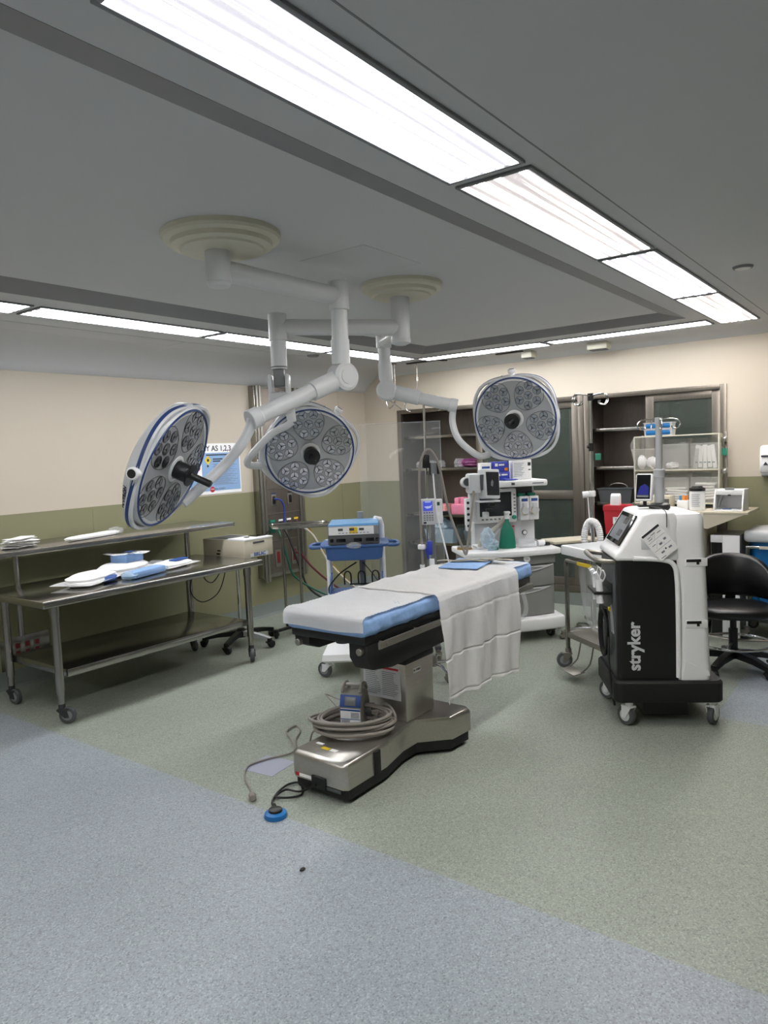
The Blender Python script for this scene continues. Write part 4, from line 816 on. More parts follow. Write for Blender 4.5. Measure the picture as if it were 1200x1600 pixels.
# ------------------------------------------------------------------ steel cabinets recessed in the cabinet wall
def cabinet(label, y0, y1, open0, open1, shelves):
    t = thing('steel_cabinet', label, 'cabinet', (XB, (y0 + y1) / 2, CZ0), 0, None)
    xb = XB + 0.46
    b = B(); b.bx(xb, xb + 0.02, y0, y1, CZ0, CZ1); b.bx(XB + 0.02, xb, y0, y0 + 0.03, CZ0, CZ1); b.bx(XB + 0.02, xb, y1 - 0.03, y1, CZ0, CZ1)
    b.bx(XB + 0.02, xb, y0, y1, CZ1 - 0.03, CZ1); b.bx(XB + 0.02, xb, y0, y1, CZ0, CZ0 + 0.03); b.obj('carcass', 'cabdark', t, world=True)
    b = B(); f = 0.055
    b.bx(XB - 0.012, XB + 0.04, y0, y0 + f, CZ0, CZ1, 0.003); b.bx(XB - 0.012, XB + 0.04, y1 - f, y1, CZ0, CZ1, 0.003)
    b.bx(XB - 0.012, XB + 0.04, y0 + f, y1 - f, CZ1 - 0.045, CZ1, 0.003); b.bx(XB - 0.012, XB + 0.04, y0 + f, y1 - f, CZ0, CZ0 + 0.06, 0.003); b.obj('frame', 'cabframe', t, world=True)
    for z in shelves:
        b = B(); b.bx(XB + 0.09, xb, y0 + 0.03, y1 - 0.03, z - 0.012, z + 0.012, 0.003); b.mi(1).bx(XB + 0.082, XB + 0.09, y0 + 0.03, y1 - 0.03, z - 0.014, z + 0.016, 0.002); b.obj('shelf', ['cabdark', 'steel'], t, world=True)
    for k in (0, 1):      # two sliding doors parked one behind the other
        a, c = open0 + k * 0.04 * (1 if k else 0), open1 - k * 0.04
        x0 = XB + 0.012 + 0.03 * k; s = 0.075; zb, zt, zm = CZ0 + 0.06, CZ1 - 0.045, 1.15
        b = B(); b.bx(x0, x0 + 0.022, a, a + s, zb, zt, 0.002); b.bx(x0, x0 + 0.022, c - s, c, zb, zt, 0.002)
        b.bx(x0, x0 + 0.022, a + s, c - s, zt - 0.07, zt, 0.002); b.bx(x0, x0 + 0.022, a + s, c - s, zb, zb + 0.08, 0.002); b.bx(x0, x0 + 0.022, a + s, c - s, zm - 0.06, zm + 0.03, 0.002)
        d = b.obj('sliding_door', 'cabframe', t, world=True)
        for z0, z1 in ((zb + 0.08, zm - 0.06), (zm + 0.03, zt - 0.07)):
            b = B(); b.bx(x0 + 0.008, x0 + 0.013, a + s, c - s, z0, z1); b.obj('pane', 'glass', d, world=True, flat=True)
        if k == 0:
            b = B(); b.bx(x0 - 0.006, x0, c - 0.05, c - 0.025, zm - 0.02, zm + 0.08, 0.003); b.obj('pull', 'darksteel', d, world=True)
cabinet('long steel cabinet with pink and purple packs on its open shelves', 2.745, CY1, 2.80, 3.98, (1.42, 0.885, 0.55, 1.80))
cabinet('steel cabinet with bare open shelves behind the bin rack', CY0, 2.74, 1.48, 2.14, (1.775, 1.395, 1.04, 0.66))
b = B(); b.blob((0, 0, 0.045), (0.12, 0.16, 0.045), 0.12, 2, 4, 3); solo(b, 'wrapped_pack', 'film', 'clear plastic wrapped bundle on the upper shelf of the long cabinet', 'wrapped pack', (7.27, 4.72, 1.437))
for k, (y, s) in enumerate(((4.15, 'purple wrapped pack on the upper cabinet shelf, farther from the third light'), (3.80, 'purple wrapped pack on the upper cabinet shelf beside the glass door'))):
    b = B(); b.blob((0, 0, 0.05), (0.11, 0.15, 0.05), 0.08, 4 + k, 4, 3); b.mi(1).blob((-0.02, 0.12, 0.05), (0.10, 0.06, 0.055), 0.15, 7 + k, 3, 3); solo(b, 'wrapped_pack', ['purple', 'film'], s, 'wrapped pack', (7.27, y, 1.437), 0, 'purple packs in the cabinet')
b = B(); b.bx(-0.12, 0.12, -0.18, 0.18, 0, 0.11, 0.008); solo(b, 'pink_box', 'salmon', 'salmon pink box on the middle cabinet shelf behind the clear shield', 'box', (7.26, 4.64, 0.90))
b = B(); b.bx(-0.12, 0.12, -0.30, 0.30, 0, 0.12, 0.012)
for k in range(7): b.bx(-0.10, 0.10, -0.27 + k * 0.08, -0.215 + k * 0.08, 0.11, 0.19, 0.008)
solo(b, 'pink_packs', 'pink', 'rack of upright pink packs on the middle cabinet shelf', 'packs', (7.26, 4.08, 0.90))
for k, (y, s, c) in enumerate(((4.55, 'clear plastic tub with bluish bag low in the cabinet behind the shield', 'filmb'), (4.02, 'clear plastic tub of crumpled film low in the cabinet beside the grey spine', 'film'))):
    t = thing('plastic_tub', s, 'tub', (7.26, y, 0.563))
    b = B(); b.loft([[(x * q, yy * q, z) for x, yy in ((-0.13, -0.2), (0.13, -0.2), (0.13, 0.2), (-0.13, 0.2))] for q, z in ((0.85, 0), (1, 0.16))]); b.obj('tub', 'filmb', t)
    b = B(); b.blob((0, 0.04, 0.19), (0.11, 0.13, 0.09), 0.14, 11 + k, 4); b.obj('bag', c, t)
t = thing('handled_basin', 'grey plastic carrying basin with wire handle on the bare cabinet shelf', 'basin', (7.20, 2.46, 1.053))
b = B(); b.loft([[(x * q, y * q, z) for x, y in ((-0.10, -0.17), (0.10, -0.17), (0.10, 0.17), (-0.10, 0.17))] for q, z in ((0.88, 0), (1, 0.13), (1.05, 0.135), (1.05, 0.145))]); b.obj('tub', 'dgrey', t)
b = B(); b.tube([(0, -0.10, 0.14), (0, -0.07, 0.175), (0, 0, 0.19), (0, 0.07, 0.175), (0, 0.10, 0.14)], 0.004, 6, k=5); b.obj('handle', 'steelw', t)
b = B(); b.loft([[(x * q, y * q, z) for x, y in ((-0.12, -0.16), (0.12, -0.16), (0.12, 0.16), (-0.12, 0.16))] for q, z in ((0.85, 0), (1, 0.2), (1.05, 0.21), (1.05, 0.22))]); solo(b, 'grey_basin', 'dgrey', 'dark grey tub low in the bare cabinet behind the red sharps bin', 'basin', (7.22, 2.40, 0.673))

# ------------------------------------------------------------------ clear shield and infusion stand
t = thing('clear_shield', 'tall clear acrylic shield panel on wheels standing before the cabinet', 'shield', (4.73, 3.37, 0), -53)
b = B(); b.bx(-0.32, 0.335, -0.004, 0.004, 0.34, 1.875, 0.002); b.obj('panel', 'acryl', t)
b = B(); b.bx(-0.324, 0.339, -0.0045, 0.0045, 1.873, 1.879); b.bx(0.333, 0.339, -0.0045, 0.0045, 0.34, 1.876); b.obj('polished_edge', 'film', t)
b = B(); b.bx(0.22, 0.27, 0.005, 0.04, 0.10, 1.06, 0.005); b.obj('upright', 'dgrey', t)
b = B(); b.bx(-0.33, 0.34, -0.015, 0.015, 0.30, 0.345, 0.004); b.bx(-0.30, -0.26, -0.02, 0.02, 0.10, 0.31, 0.004); b.bx(0.22, 0.27, -0.02, 0.02, 0.10, 0.31, 0.004); b.bx(-0.3, -0.26, -0.2, 0.2, 0.08, 0.11, 0.004); b.bx(0.22, 0.27, -0.2, 0.2, 0.08, 0.11, 0.004); b.obj('base_frame', 'dgrey', t)
for x in (-0.28, 0.245):
    for y in (-0.18, 0.18): caster(t, x, y, 0.085, 0.034, 0.022, 1.2, 'steelw', 'tyre', 'grey', 0.012)
t = thing('iv_pole', 'slim chrome pole with blue screened infusion pump behind the table', 'iv pole', (4.405, 2.90, 0))
b = B(); b.cyl((0, 0, 0.08), (0, 0, 1.20), 0.014, n=14); b.cyl((0, 0, 1.18), (0, 0, 2.0), 0.0085, n=12); b.obj('pole', 'chrome', t)
b = B(); b.lathe([(0.035, 0.06), (0.03, 0.12), (0.018, 0.14)], n=18); b.obj('hub', 'steelw', t)
for k in range(5):
    a = 2 * PI * k / 5 + 0.4; c, s = math.cos(a), math.sin(a); b = B(); b.tube([(c * 0.03, s * 0.03, 0.085), (c * 0.15, s * 0.15, 0.09), (c * 0.24, s * 0.24, 0.068)], 0.011, 10); lg = b.obj('leg', 'chrome', t); caster(lg, c * 0.24, s * 0.24, 0.07, 0.026, 0.02, a, 'steelw', 'rubber', 'grey', 0.008)
b = B()
for q in (-1, 1): b.tube([(0, 0, 1.99), (q * 0.05, -q * 0.06, 2.005), (q * 0.085, -q * 0.10, 1.99), (q * 0.085, -q * 0.10, 1.95), (q * 0.06, -q * 0.08, 1.93)], 0.0045, 8, k=5)
b.obj('hook', 'chrome', t)
Rw = M.Rotation(math.radians(-53), 4, 'Z')
def TW_(b): b.bm.transform(Rw); return b
b = B(); b.bx(-0.055, 0.055, -0.07, -0.02, 1.115, 1.30, 0.008); b.mi(1).bx(0.055, 0.105, -0.05, 0.0, 1.12, 1.295, 0.005); TW_(b); pm = b.obj('infusion_pump', ['lgrey', 'white'], t)
b = B(); b.bx(-0.036, 0.032, -0.073, -0.069, 1.215, 1.285); b.mi(1).prism([(-0.03, 0), (-0.01, -0.016), (0.02, -0.01), (0.028, 0.012), (0.01, 0.002), (-0.012, 0.002)], 0, 0.0012, fac((0, -0.073, 1.247), (1, 0, 0))); b.bx(-0.022, 0.02, -0.0742, -0.073, 1.276, 1.283); TW_(b); b.obj('display', ['lcd', 'lcdp'], pm, flat=True)
b = B()
for k in range(4): b.mi(0).bx(-0.034 + k * 0.019, -0.024 + k * 0.019, -0.0725, -0.07, 1.198, 1.206)
for k in range(12): b.mi(1).bx(-0.034 + (k % 4) * 0.019, -0.022 + (k % 4) * 0.019, -0.0725, -0.07, 1.145 + (k // 4) * 0.016, 1.154 + (k // 4) * 0.016)
b.mi(2).bx(-0.036, -0.016, -0.0725, -0.07, 1.124, 1.136); TW_(b); b.obj('keypad', ['royal', 'grey', 'black'], pm, flat=True)
b = B(); b.bx(0.066, 0.085, -0.0515, -0.049, 1.25, 1.275); b.mi(1).bx(0.066, 0.082, -0.0515, -0.049, 1.175, 1.205); b.mi(2).bx(0.10, 0.135, -0.035, -0.015, 1.175, 1.205, 0.004); b.cyl((0.13, -0.025, 1.19), (0.15, -0.025, 1.19), 0.016, n=12); TW_(b); b.obj('channel_buttons', ['green', 'paper', 'black'], pm)
b = B(); b.bx(-0.026, 0.026, -0.035, 0.02, 1.52, 1.62, 0.01); b.mi(1).bx(0.03, 0.075, -0.05, 0.0, 1.475, 1.56, 0.008); b.mi(0).bx(0.02, 0.03, -0.04, 0, 1.47, 1.56, 0.003); b.bx(0.075, 0.10, -0.045, -0.005, 1.475, 1.55, 0.008); TW_(b); b.obj('clamp', ['black', 'grey'], t)
b = B(); b.bx(0.0, 0.035, -0.03, -0.005, 0.62, 0.86, 0.003); b.mi(1).bx(-0.02, 0.02, -0.1, -0.07, 0.9, 1.0, 0.008); TW_(b); b.obj('pole_label', ['white', 'royal'], t)
b = B()
w1 = lambda x, y, z: tuple(V((4.405, 2.90, 0)) + (Rw @ V((x, y, z))))
b.tube([w1(*p) for p in ((-0.055, -0.09, 0.80), (-0.058, -0.085, 1.1), (-0.055, -0.075, 1.45), (-0.03, -0.06, 1.60), (0.02, -0.05, 1.655), (0.07, -0.055, 1.59), (0.10, -0.06, 1.48), (0.15, -0.07, 1.2), (0.24, -0.08, 0.93), (0.262, -0.08, 0.90), (0.28, -0.06, 0.98), (0.32, -0.02, 1.2), (0.34, 0.0, 1.34))], 0.009, 8, k=7)
solo(b, 'breathing_tube', 'ghose', 'grey tube looped over the clamp of the slim pole, hanging in long vees', 'tube')
b = B(); b.tube([w1(*p) for p in ((0.045, -0.05, 1.48), (0.06, -0.08, 1.2), (0.10, -0.09, 1.0), (0.14, -0.09, 0.80))], 0.006, 8, k=6); solo(b, 'sensor_cable', 'white', 'white cable dropping from the pole clamp past the infusion pump', 'cable')
t = thing('drip_chamber', 'white clip and drip chamber hanging on the grey tube beside the slim pole', 'drip chamber', w1(-0.058, -0.088, 0.93))
b = B(); b.box((0, 0, 0.03), (0.035, 0.05, 0.035), 0.006); b.obj('clip', 'white', t); b = B(); b.cyl((0, 0, 0.02), (0, 0, -0.13), 0.006, n=10); b.cyl((0, 0, -0.10), (0, 0, -0.16), 0.018, 0.014, n=14); b.obj('chamber', 'white', t); b = B(); b.cyl((0.028, -0.02, 0.02), (0.034, -0.03, -0.06), 0.012, 0.006, n=12); b.obj('blue_port', 'royal', t)

# ------------------------------------------------------------------ anaesthesia machine
t = thing('anaesthesia_machine', 'white and grey anaesthesia machine with screen, shelf and drawers at the table head', 'anaesthesia machine', (5.695, 2.98, 0), -45)
def arc_front(x0, x1, y, bul, n=10): return [(x0 + (x1 - x0) * i / n, y - bul * (1 - (2 * i / n - 1) ** 2)) for i in range(n + 1)]
b = B(); pl = arc_front(-0.44, 0.45, -0.30, 0.06) + [(0.45, 0.28), (-0.44, 0.28)]; b.prism(pl, 0.09, 0.20, None, 0.02); b.obj('base', 'white', t, sharp=0.9)
for x, y in ((-0.36, -0.2), (0.36, -0.2), (-0.36, 0.22), (0.36, 0.22)): caster(t, x, y, 0.10, 0.045, 0.03, 1.9, 'dgrey', 'rubber', 'grey', 0.012)
b = B(); b.bx(-0.36, 0.385, -0.22, 0.25, 0.19, 0.73, 0.01); b.obj('cabinet_body', 'drawer', t)
for z0, z1, xw in ((0.205, 0.45, 0.36), (0.458, 0.635, 0.385)):
    b = B(); pl = arc_front(-0.30, xw, -0.225, 0.055) + [(xw, -0.2), (-0.30, -0.2)]; b.prism(pl, z0, z1, None, 0.006); d = b.obj('drawer', 'drawer', t, sharp=0.5)
    b = B(); b.loft([[(x, y - o, z1 - 0.004 - dz * (1 - (2 * (i / 10) - 1) ** 2)) for i, (x, y) in enumerate(arc_front(-0.22, xw - 0.01, -0.227, 0.055))] + [(x, y - o, z1 - 0.002) for x, y in arc_front(-0.22, xw - 0.01, -0.227, 0.055)[::-1]] for o, dz in ((0.0, 0.05), (0.006, 0.045))]); b.obj('scoop_handle', 'lgrey', d)
b = B(); pl = arc_front(-0.36, 0.40, -0.22, 0.06) + [(0.40, -0.18), (-0.36, -0.18)]; b.prism(pl, 0.645, 0.725, None, 0.006); b.mi(1).cyl((0.12, -0.275, 0.70), (0.12, -0.30, 0.70), 0.028, n=20); b.mi(2).text('O2', 0.02, fac((0.12, -0.301, 0.70), (1, 0, 0))); b.obj('top_rail', ['drawer', 'white', 'ink'], t, sharp=0.5)
b = B(); pl = arc_front(-0.40, 0.44, -0.26, 0.065) + [(0.44, 0.25), (-0.40, 0.25)]; b.prism(pl, 0.725, 0.775, None, 0.012); b.obj('worktop', 'white', t, sharp=0.6)
b = B(); b.bx(-0.22, 0.34, 0.10, 0.30, 0.77, 1.30, 0.012); b.mi(1).bx(-0.20, 0.32, 0.095, 0.101, 1.20, 1.30); b.obj('rear_column', ['lgrey', 'dgrey'], t)
b = B(); b.bx(-0.26, 0.40, -0.09, 0.30, 1.30, 1.355, 0.015); b.mi(1).bx(0.07, 0.10, -0.093, -0.089, 1.318, 1.338); b.mi(2).bx(0.26, 0.36, -0.093, -0.089, 1.322, 1.332); b.obj('top_shelf', ['white', 'dgrey', 'inkg'], t)
b = B(); b.bx(-0.24, 0.155, 0.03, 0.09, 0.985, 1.285, 0.015); b.obj('screen_housing', 'white', t)
b = B(); b.bx(-0.185, 0.105, 0.026, 0.031, 1.045, 1.255, 0.002); b.obj('screen', 'scrn', t)
b = B()
for k in range(7): b.mi(0).bx(-0.17 + k * 0.038, -0.15 + k * 0.038, 0.026, 0.031, 1.012, 1.026)
for k in range(6): b.mi(0).bx(0.125, 0.142, 0.026, 0.031, 1.07 + k * 0.03, 1.082 + k * 0.03)
b.mi(1).cyl((0.125, 0.03, 1.03), (0.125, 0.012, 1.03), 0.018, n=16); b.obj('control_keys', ['grey', 'tag'], t)
for x in (0.215, 0.305):
    b = B(); b.bx(x - 0.042, x + 0.042, 0.0, 0.10, 1.0, 1.21, 0.008); v_ = b.obj('vaporizer', 'cream' if False else 'white', t)
    b = B(); b.bx(x - 0.028, x + 0.028, -0.003, 0.001, 1.165, 1.19); b.obj('blue_label', ['inkb', 'dgrey'], v_)
    b = B(); b.cyl((x, 0.0, 1.09), (x, -0.03, 1.085), 0.034, n=20); b.mi(1).lathe([(0.034, 0), (0.036, 0.006), (0.034, 0.012)], (x, -0.012, 1.085), (0, -1, 0), 20); b.mi(0).bx(x - 0.02, x + 0.02, -0.02, 0, 1.10, 1.15, 0.004); b.obj('dial', ['lgrey', 'yellow'], v_)
    b = B(); b.cyl((x - 0.01, 0.05, 1.20), (x - 0.01, 0.05, 1.235), 0.035, n=14); b.obj('filler_cap', 'teal', v_)
b = B(); b.cyl((0.24, 0.10, 0.88), (0.24, 0.085, 0.88), 0.022, n=20); b.mi(1).cyl((0.24, 0.0845, 0.88), (0.24, 0.083, 0.88), 0.017, n=18); b.obj('pressure_gauge', ['darksteel', 'white'], t)
b = B(); b.bx(0.05, 0.15, 0.096, 0.101, 0.86, 0.95); b.mi(1).bx(0.055, 0.145, 0.094, 0.097, 0.935, 0.945); b.obj('instruction_card', ['pink', 'red'], t)
# patient monitor, turned to the left, on an arm in front
Rm = M.Translation((-0.135, -0.13, 1.335)) @ M.Rotation(math.radians(24), 4, 'Z') @ M.Rotation(math.radians(-6), 4, 'X')
b = B(); b.prism([(-0.085, -0.115), (0.075, -0.13), (0.095, 0.125), (-0.075, 0.135)], -0.035, 0.06, Rm @ basis((0, 0, 0), V((1, 0, 0)), V((0, 0, 1)), V((0, -1, 0))) @ M.Scale(-1, 4, V((0, 0, 1))), 0.012)
mo = b.obj('patient_monitor', 'lgrey', t)
b = B(); b.prism([(-0.068, -0.09), (0.066, -0.10), (0.08, 0.10), (-0.06, 0.108)], 0.0345, 0.0375, Rm @ basis((0, 0, 0), V((1, 0, 0)), V((0, 0, 1)), V((0, -1, 0)))); b.mi(1).prism([(-0.02, -0.01), (0.0, -0.02), (0.012, 0.02), (0.0, 0.04), (-0.015, 0.02)], 0.0375, 0.0382, Rm @ basis((0, 0, 0), V((1, 0, 0)), V((0, 0, 1)), V((0, -1, 0)))); b.obj('screen', ['scrn', 'scrng'], mo, flat=True)
b = B(); b.box((-0.27, -0.10, 1.35), (0.11, 0.14, 0.17), 0.02); b.mi(1).box((-0.20, -0.172, 1.36), (0.055, 0.006, 0.13), 0.002); b.mi(0).cyl((-0.33, -0.14, 1.36), (-0.33, -0.05, 1.36), 0.045, n=20); b.mi(1).cyl((-0.335, -0.142, 1.365), (-0.335, -0.148, 1.365), 0.032, n=18); b.obj('module_rack', ['lgrey', 'dgrey'], t)
b = B(); b.box((-0.16, -0.14, 1.195), (0.19, 0.12, 0.014), 0.004); b.box((-0.27, -0.06, 1.15), (0.06, 0.06, 0.26), 0.01); b.mi(1).box((-0.13, -0.16, 1.165), (0.05, 0.03, 0.028), 0.005); b.box((-0.15, -0.15, 1.12), (0.06, 0.03, 0.024), 0.005); b.mi(0).box((-0.17, -0.10, 1.07), (0.05, 0.05, 0.06), 0.008); b.obj('monitor_bracket', ['lgrey', 'black'], t)
b = B(); b.box((-0.31, -0.05, 1.08), (0.055, 0.07, 0.28), 0.008); b.mi(1)
for k in range(5): b.cyl((-0.31 - 0.01, -0.085, 0.985 + k * 0.05), (-0.31 - 0.01, -0.095, 0.985 + k * 0.05), 0.012, n=10)
b.obj('port_block', ['white', 'black'], t)
b = B(); b.bx(-0.25, 0.05, -0.08, 0.09, 0.775, 0.80, 0.006); b.mi(1).tube([(-0.22, -0.06, 0.80), (-0.21, -0.08, 0.85), (-0.15, -0.06, 0.90), (-0.05, -0.04, 0.96), (0.01, -0.07, 1.03), (0.015, -0.095, 1.07)], 0.019, 12, k=6); b.mi(0).tube([(-0.10, 0.03, 0.79), (-0.08, 0.02, 0.87), (-0.04, 0.0, 0.95)], 0.024, 12, k=4); b.obj('breathing_arm', ['white', 'strap'], t)
b = B(); b.cyl((-0.34, 0.0, 0.78), (-0.34, 0.0, 0.99), 0.062, n=24); b.mi(1).cyl((-0.34, 0, 0.775), (-0.34, 0, 0.785), 0.066, n=24); b.obj('absorber_canister', ['glass', 'tanbrass'], t)
b = B(); b.tube([(-0.05, -0.27, 0.68), (-0.06, -0.33, 0.60), (-0.04, -0.34, 0.45), (0.0, -0.34, 0.30), (-0.02, -0.33, 0.22), (-0.08, -0.31, 0.20)], 0.019, 12, k=6); b.tube([(0.03, -0.29, 0.68), (0.03, -0.35, 0.60), (0.05, -0.36, 0.45), (0.08, -0.36, 0.30), (0.05, -0.35, 0.22), (-0.04, -0.33, 0.20)], 0.019, 12, k=6); b.obj('scavenge_hose', 'film', t)
t = thing('breathing_bag', 'green rubber breathing bag hanging at the head of the table', 'breathing bag', tuple((FR[t.name] @ V((0.018, -0.10, 0.70)))), -45)
b = B(); b.lathe([(0.0, -0.005), (0.062, 0.0), (0.071, 0.03), (0.072, 0.10), (0.068, 0.17), (0.056, 0.235), (0.034, 0.28), (0.018, 0.305), (0.017, 0.335)], n=28, sy=0.65)
for v in b.bm.verts: v.co.x += 0.004 * math.sin(40 * v.co.z) * (v.co.y > 0)
b.obj('bag', 'teal', t); b = B(); b.cyl((0, 0, 0.33), (0, 0, 0.375), 0.021, n=16); b.box((0, -0.005, 0.385), (0.05, 0.045, 0.02), 0.005); b.obj('neck_fitting', 'white', t)
FA = FR['anaesthesia_machine']
def onA(name, label, cat, p, mats, bld, rz=-45):
    b = B(); bld(b); return solo(b, name, mats, label, cat, tuple(FA @ V(p)), rz)
onA('blue_box', 'blue carton on the machine shelf, upper of two', 'box', (0.02, 0.08, 1.437), ['royal', 'white', 'orange'], lambda b: (b.bx(-0.075, 0.065, -0.05, 0.05, 0, 0.085, 0.002), b.mi(1).bx(-0.055, -0.03, -0.0512, -0.05, 0.045, 0.07), b.text('Halyard', 0.02, fac((0.0, -0.0512, 0.055), (1, 0, 0)), align='LEFT') if False else b.bx(-0.02, 0.03, -0.0512, -0.05, 0.05, 0.064), b.mi(2).bx(0.03, 0.06, -0.0512, -0.05, 0.005, 0.03)))
onA('blue_box', 'blue carton on the machine shelf, under the other blue carton', 'box', (0.03, 0.08, 1.356), ['royal', 'white'], lambda b: (b.bx(-0.07, 0.07, -0.055, 0.055, 0, 0.08, 0.012), b.mi(1).bx(-0.045, -0.02, -0.0565, -0.055, 0.04, 0.062), b.bx(-0.01, 0.045, -0.0565, -0.055, 0.044, 0.058)))
onA('white_carton', 'white printed carton with small black square on the machine shelf', 'box', (0.215, 0.10, 1.356), ['paper', 'inkg', 'ink'], lambda b: (b.bx(-0.085, 0.09, -0.05, 0.05, 0, 0.175, 0.002), [b.mi(1).bx(-0.07, 0.0 + 0.01 * (k % 3), -0.0512, -0.05, 0.03 + k * 0.014, 0.034 + k * 0.014) for k in range(9)], b.mi(2).bx(0.055, 0.082, -0.0512, -0.05, 0.12, 0.15), b.bx(0.06, 0.08, -0.0512, -0.05, 0.08, 0.09)))
onA('blue_glove', 'crumpled royal blue glove at the front edge of the machine shelf', 'glove', (0.075, -0.03, 1.356), ['royal'], lambda b: (b.blob((0, 0, 0.008), (0.045, 0.025, 0.008), 0.15, 3, 3), b.blob((0.04, 0.01, 0.006), (0.04, 0.012, 0.006), 0.1, 5, 3), b.blob((-0.04, 0.01, 0.012), (0.03, 0.02, 0.012), 0.1, 7, 3)))
onA('white_carton', 'white carton half hidden behind the patient monitor', 'box', (-0.11, 0.09, 1.356), ['paper', 'inkb'], lambda b: (b.bx(-0.05, 0.045, -0.05, 0.05, 0, 0.16, 0.003), b.mi(1).bx(-0.04, 0.03, -0.0512, -0.05, 0.11, 0.13)))
onA('clear_mask', 'clear plastic mask and circuit bundle on the machine worktop', 'mask', (-0.175, -0.16, 0.776), ['filmb', 'teal'], lambda b: (b.blob((0, 0, 0.10), (0.06, 0.05, 0.085), 0.12, 3, 4), b.blob((0.03, -0.02, 0.05), (0.05, 0.05, 0.05), 0.15, 8, 4), b.mi(1).bx(0.03, 0.085, -0.03, 0.01, 0.0, 0.045, 0.006)))
onA('clear_tub', 'clear plastic box on the machine worktop beside the green bag', 'tub', (0.185, -0.12, 0.776), ['film'], lambda b: (b.bx(-0.085, 0.075, -0.05, 0.05, 0, 0.075, 0.006), b.bx(-0.08, 0.07, -0.045, 0.045, 0.004, 0.05, 0.004)))
onA('gauze_roll', 'white roll with black coil beside the clear plastic box', 'roll', (0.315, -0.11, 0.776), ['white', 'black'], lambda b: (b.cyl((-0.03, 0, 0.028), (0.03, 0, 0.028), 0.028, n=18), b.mi(1).tube([(0.05 + 0.03 * math.cos(a), 0.03 * math.sin(a), 0.012) for a in [2 * PI * i / 16 for i in range(16)]], 0.006, 6, True), b.tube([(0.05 + 0.026 * math.cos(a), 0.026 * math.sin(a), 0.024) for a in [2 * PI * i / 16 for i in range(16)]], 0.006, 6, True)))
t = thing('tan_tray', 'tan tray edge on the low stand behind the anaesthesia machine', 'tray stand', (6.30, 2.59, 0), -40)
b = B(); b.bx(-0.24, 0.24, -0.14, 0.14, 0.765, 0.79, 0.008); b.obj('tray', 'cream', t)
for x in (-0.2, 0.2):
    b = B(); b.cyl((x, 0, 0.03), (x, 0, 0.767), 0.015, n=12); b.bx(x - 0.015, x + 0.015, -0.13, 0.13, 0, 0.03, 0.005); b.obj('leg', 'steelw', t)

# ------------------------------------------------------------------ chrome IV pole by the cabinets
t = thing('iv_pole', 'chrome drip pole with four curled hooks and green tape before the bare cabinet', 'iv pole', (5.90, 2.235, 0))
b = B(); b.cyl((0, 0, 0.06), (0, 0, 1.60), 0.0165, n=16); b.cyl((0, 0, 1.58), (0.0, 0, 2.03), 0.011, n=14); b.obj('pole', 'chrome', t)
b = B(); b.cyl((0, 0, 1.585), (0, 0, 1.65), 0.021, n=16); b.mi(0).cyl((-0.02, 0.03, 1.62), (0.0, 0.0, 1.62), 0.012, n=12); b.cyl((0.0, 0, 2.0), (0, 0, 2.06), 0.024, n=16); b.obj('collar', 'black', t)
b = B()
for q, dx in ((-1, 0.0), (1, 0.0), (-1, 0.08), (1, 0.08)):
    o = V((0.02 if dx else -0.02, 0, 0)); b.tube([V(p) + o for p in ((0, 0, 2.04), (q * 0.06, -q * 0.08, 2.055), (q * 0.085, -q * 0.105, 2.04), (q * 0.09, -q * 0.11, 2.0), (q * 0.07, -q * 0.09, 1.965), (q * 0.045, -q * 0.06, 1.98), (q * 0.045, -q * 0.06, 2.0))], 0.0055, 8, k=5)
b.obj('hooks', 'chrome', t)
b = B(); b.box((0.03, -0.045, 1.535), (0.004, 0.075, 0.055), 0.002, M.Rotation(-0.6, 3, 'Z')); b.obj('tape_flag', 'tag', t)
b = B(); b.box((0, 0, 1.23), (0.045, 0.05, 0.05), 0.008); b.cyl((0.0, 0.03, 1.225), (-0.02, 0.075, 1.22), 0.028, n=16); b.obj('hose_clamp', 'white', t)
b = B(); b.tube([(-0.01, 0.035, 1.21), (-0.01, 0.025, 1.05), (-0.005, 0.02, 0.90)], 0.005, 8); b.obj('drop_cable', 'white', t)
for k in range(5):
    a = 2 * PI * k / 5 + 0.9; c, s = math.cos(a), math.sin(a); b = B(); b.tube([(0, 0, 0.085), (c * 0.15, s * 0.15, 0.085), (c * 0.26, s * 0.26, 0.065)], 0.014, 10); lg = b.obj('leg', 'chrome', t); caster(lg, c * 0.26, s * 0.26, 0.07, 0.026, 0.02, a, 'steelw', 'rubber', 'grey', 0.008)
b = B(); pts = catmull([(5.87, 2.285, 0.76), (5.875, 2.30, 0.86), (5.885, 2.29, 0.94), (5.88, 2.262, 0.99), (5.875, 2.235, 1.0), (5.88, 2.205, 0.99), (5.885, 2.18, 0.94), (5.89, 2.17, 0.86), (5.89, 2.18, 0.76)], 10)
b.tube(pts, [0.030 if i % 2 else 0.025 for i in range(len(pts))], 12); solo(b, 'corrugated_hose', 'white', 'white corrugated hose bent in an arch at the foot of the drip pole', 'hose')

# ------------------------------------------------------------------ linen hamper with clear bag
t = thing('bag_hamper', 'wheeled steel hamper with white lid and clear plastic bag beside the tower machine', 'hamper', (4.95, 1.80, 0), -36.8)
def hl(x, y): return V((x, y, 0))
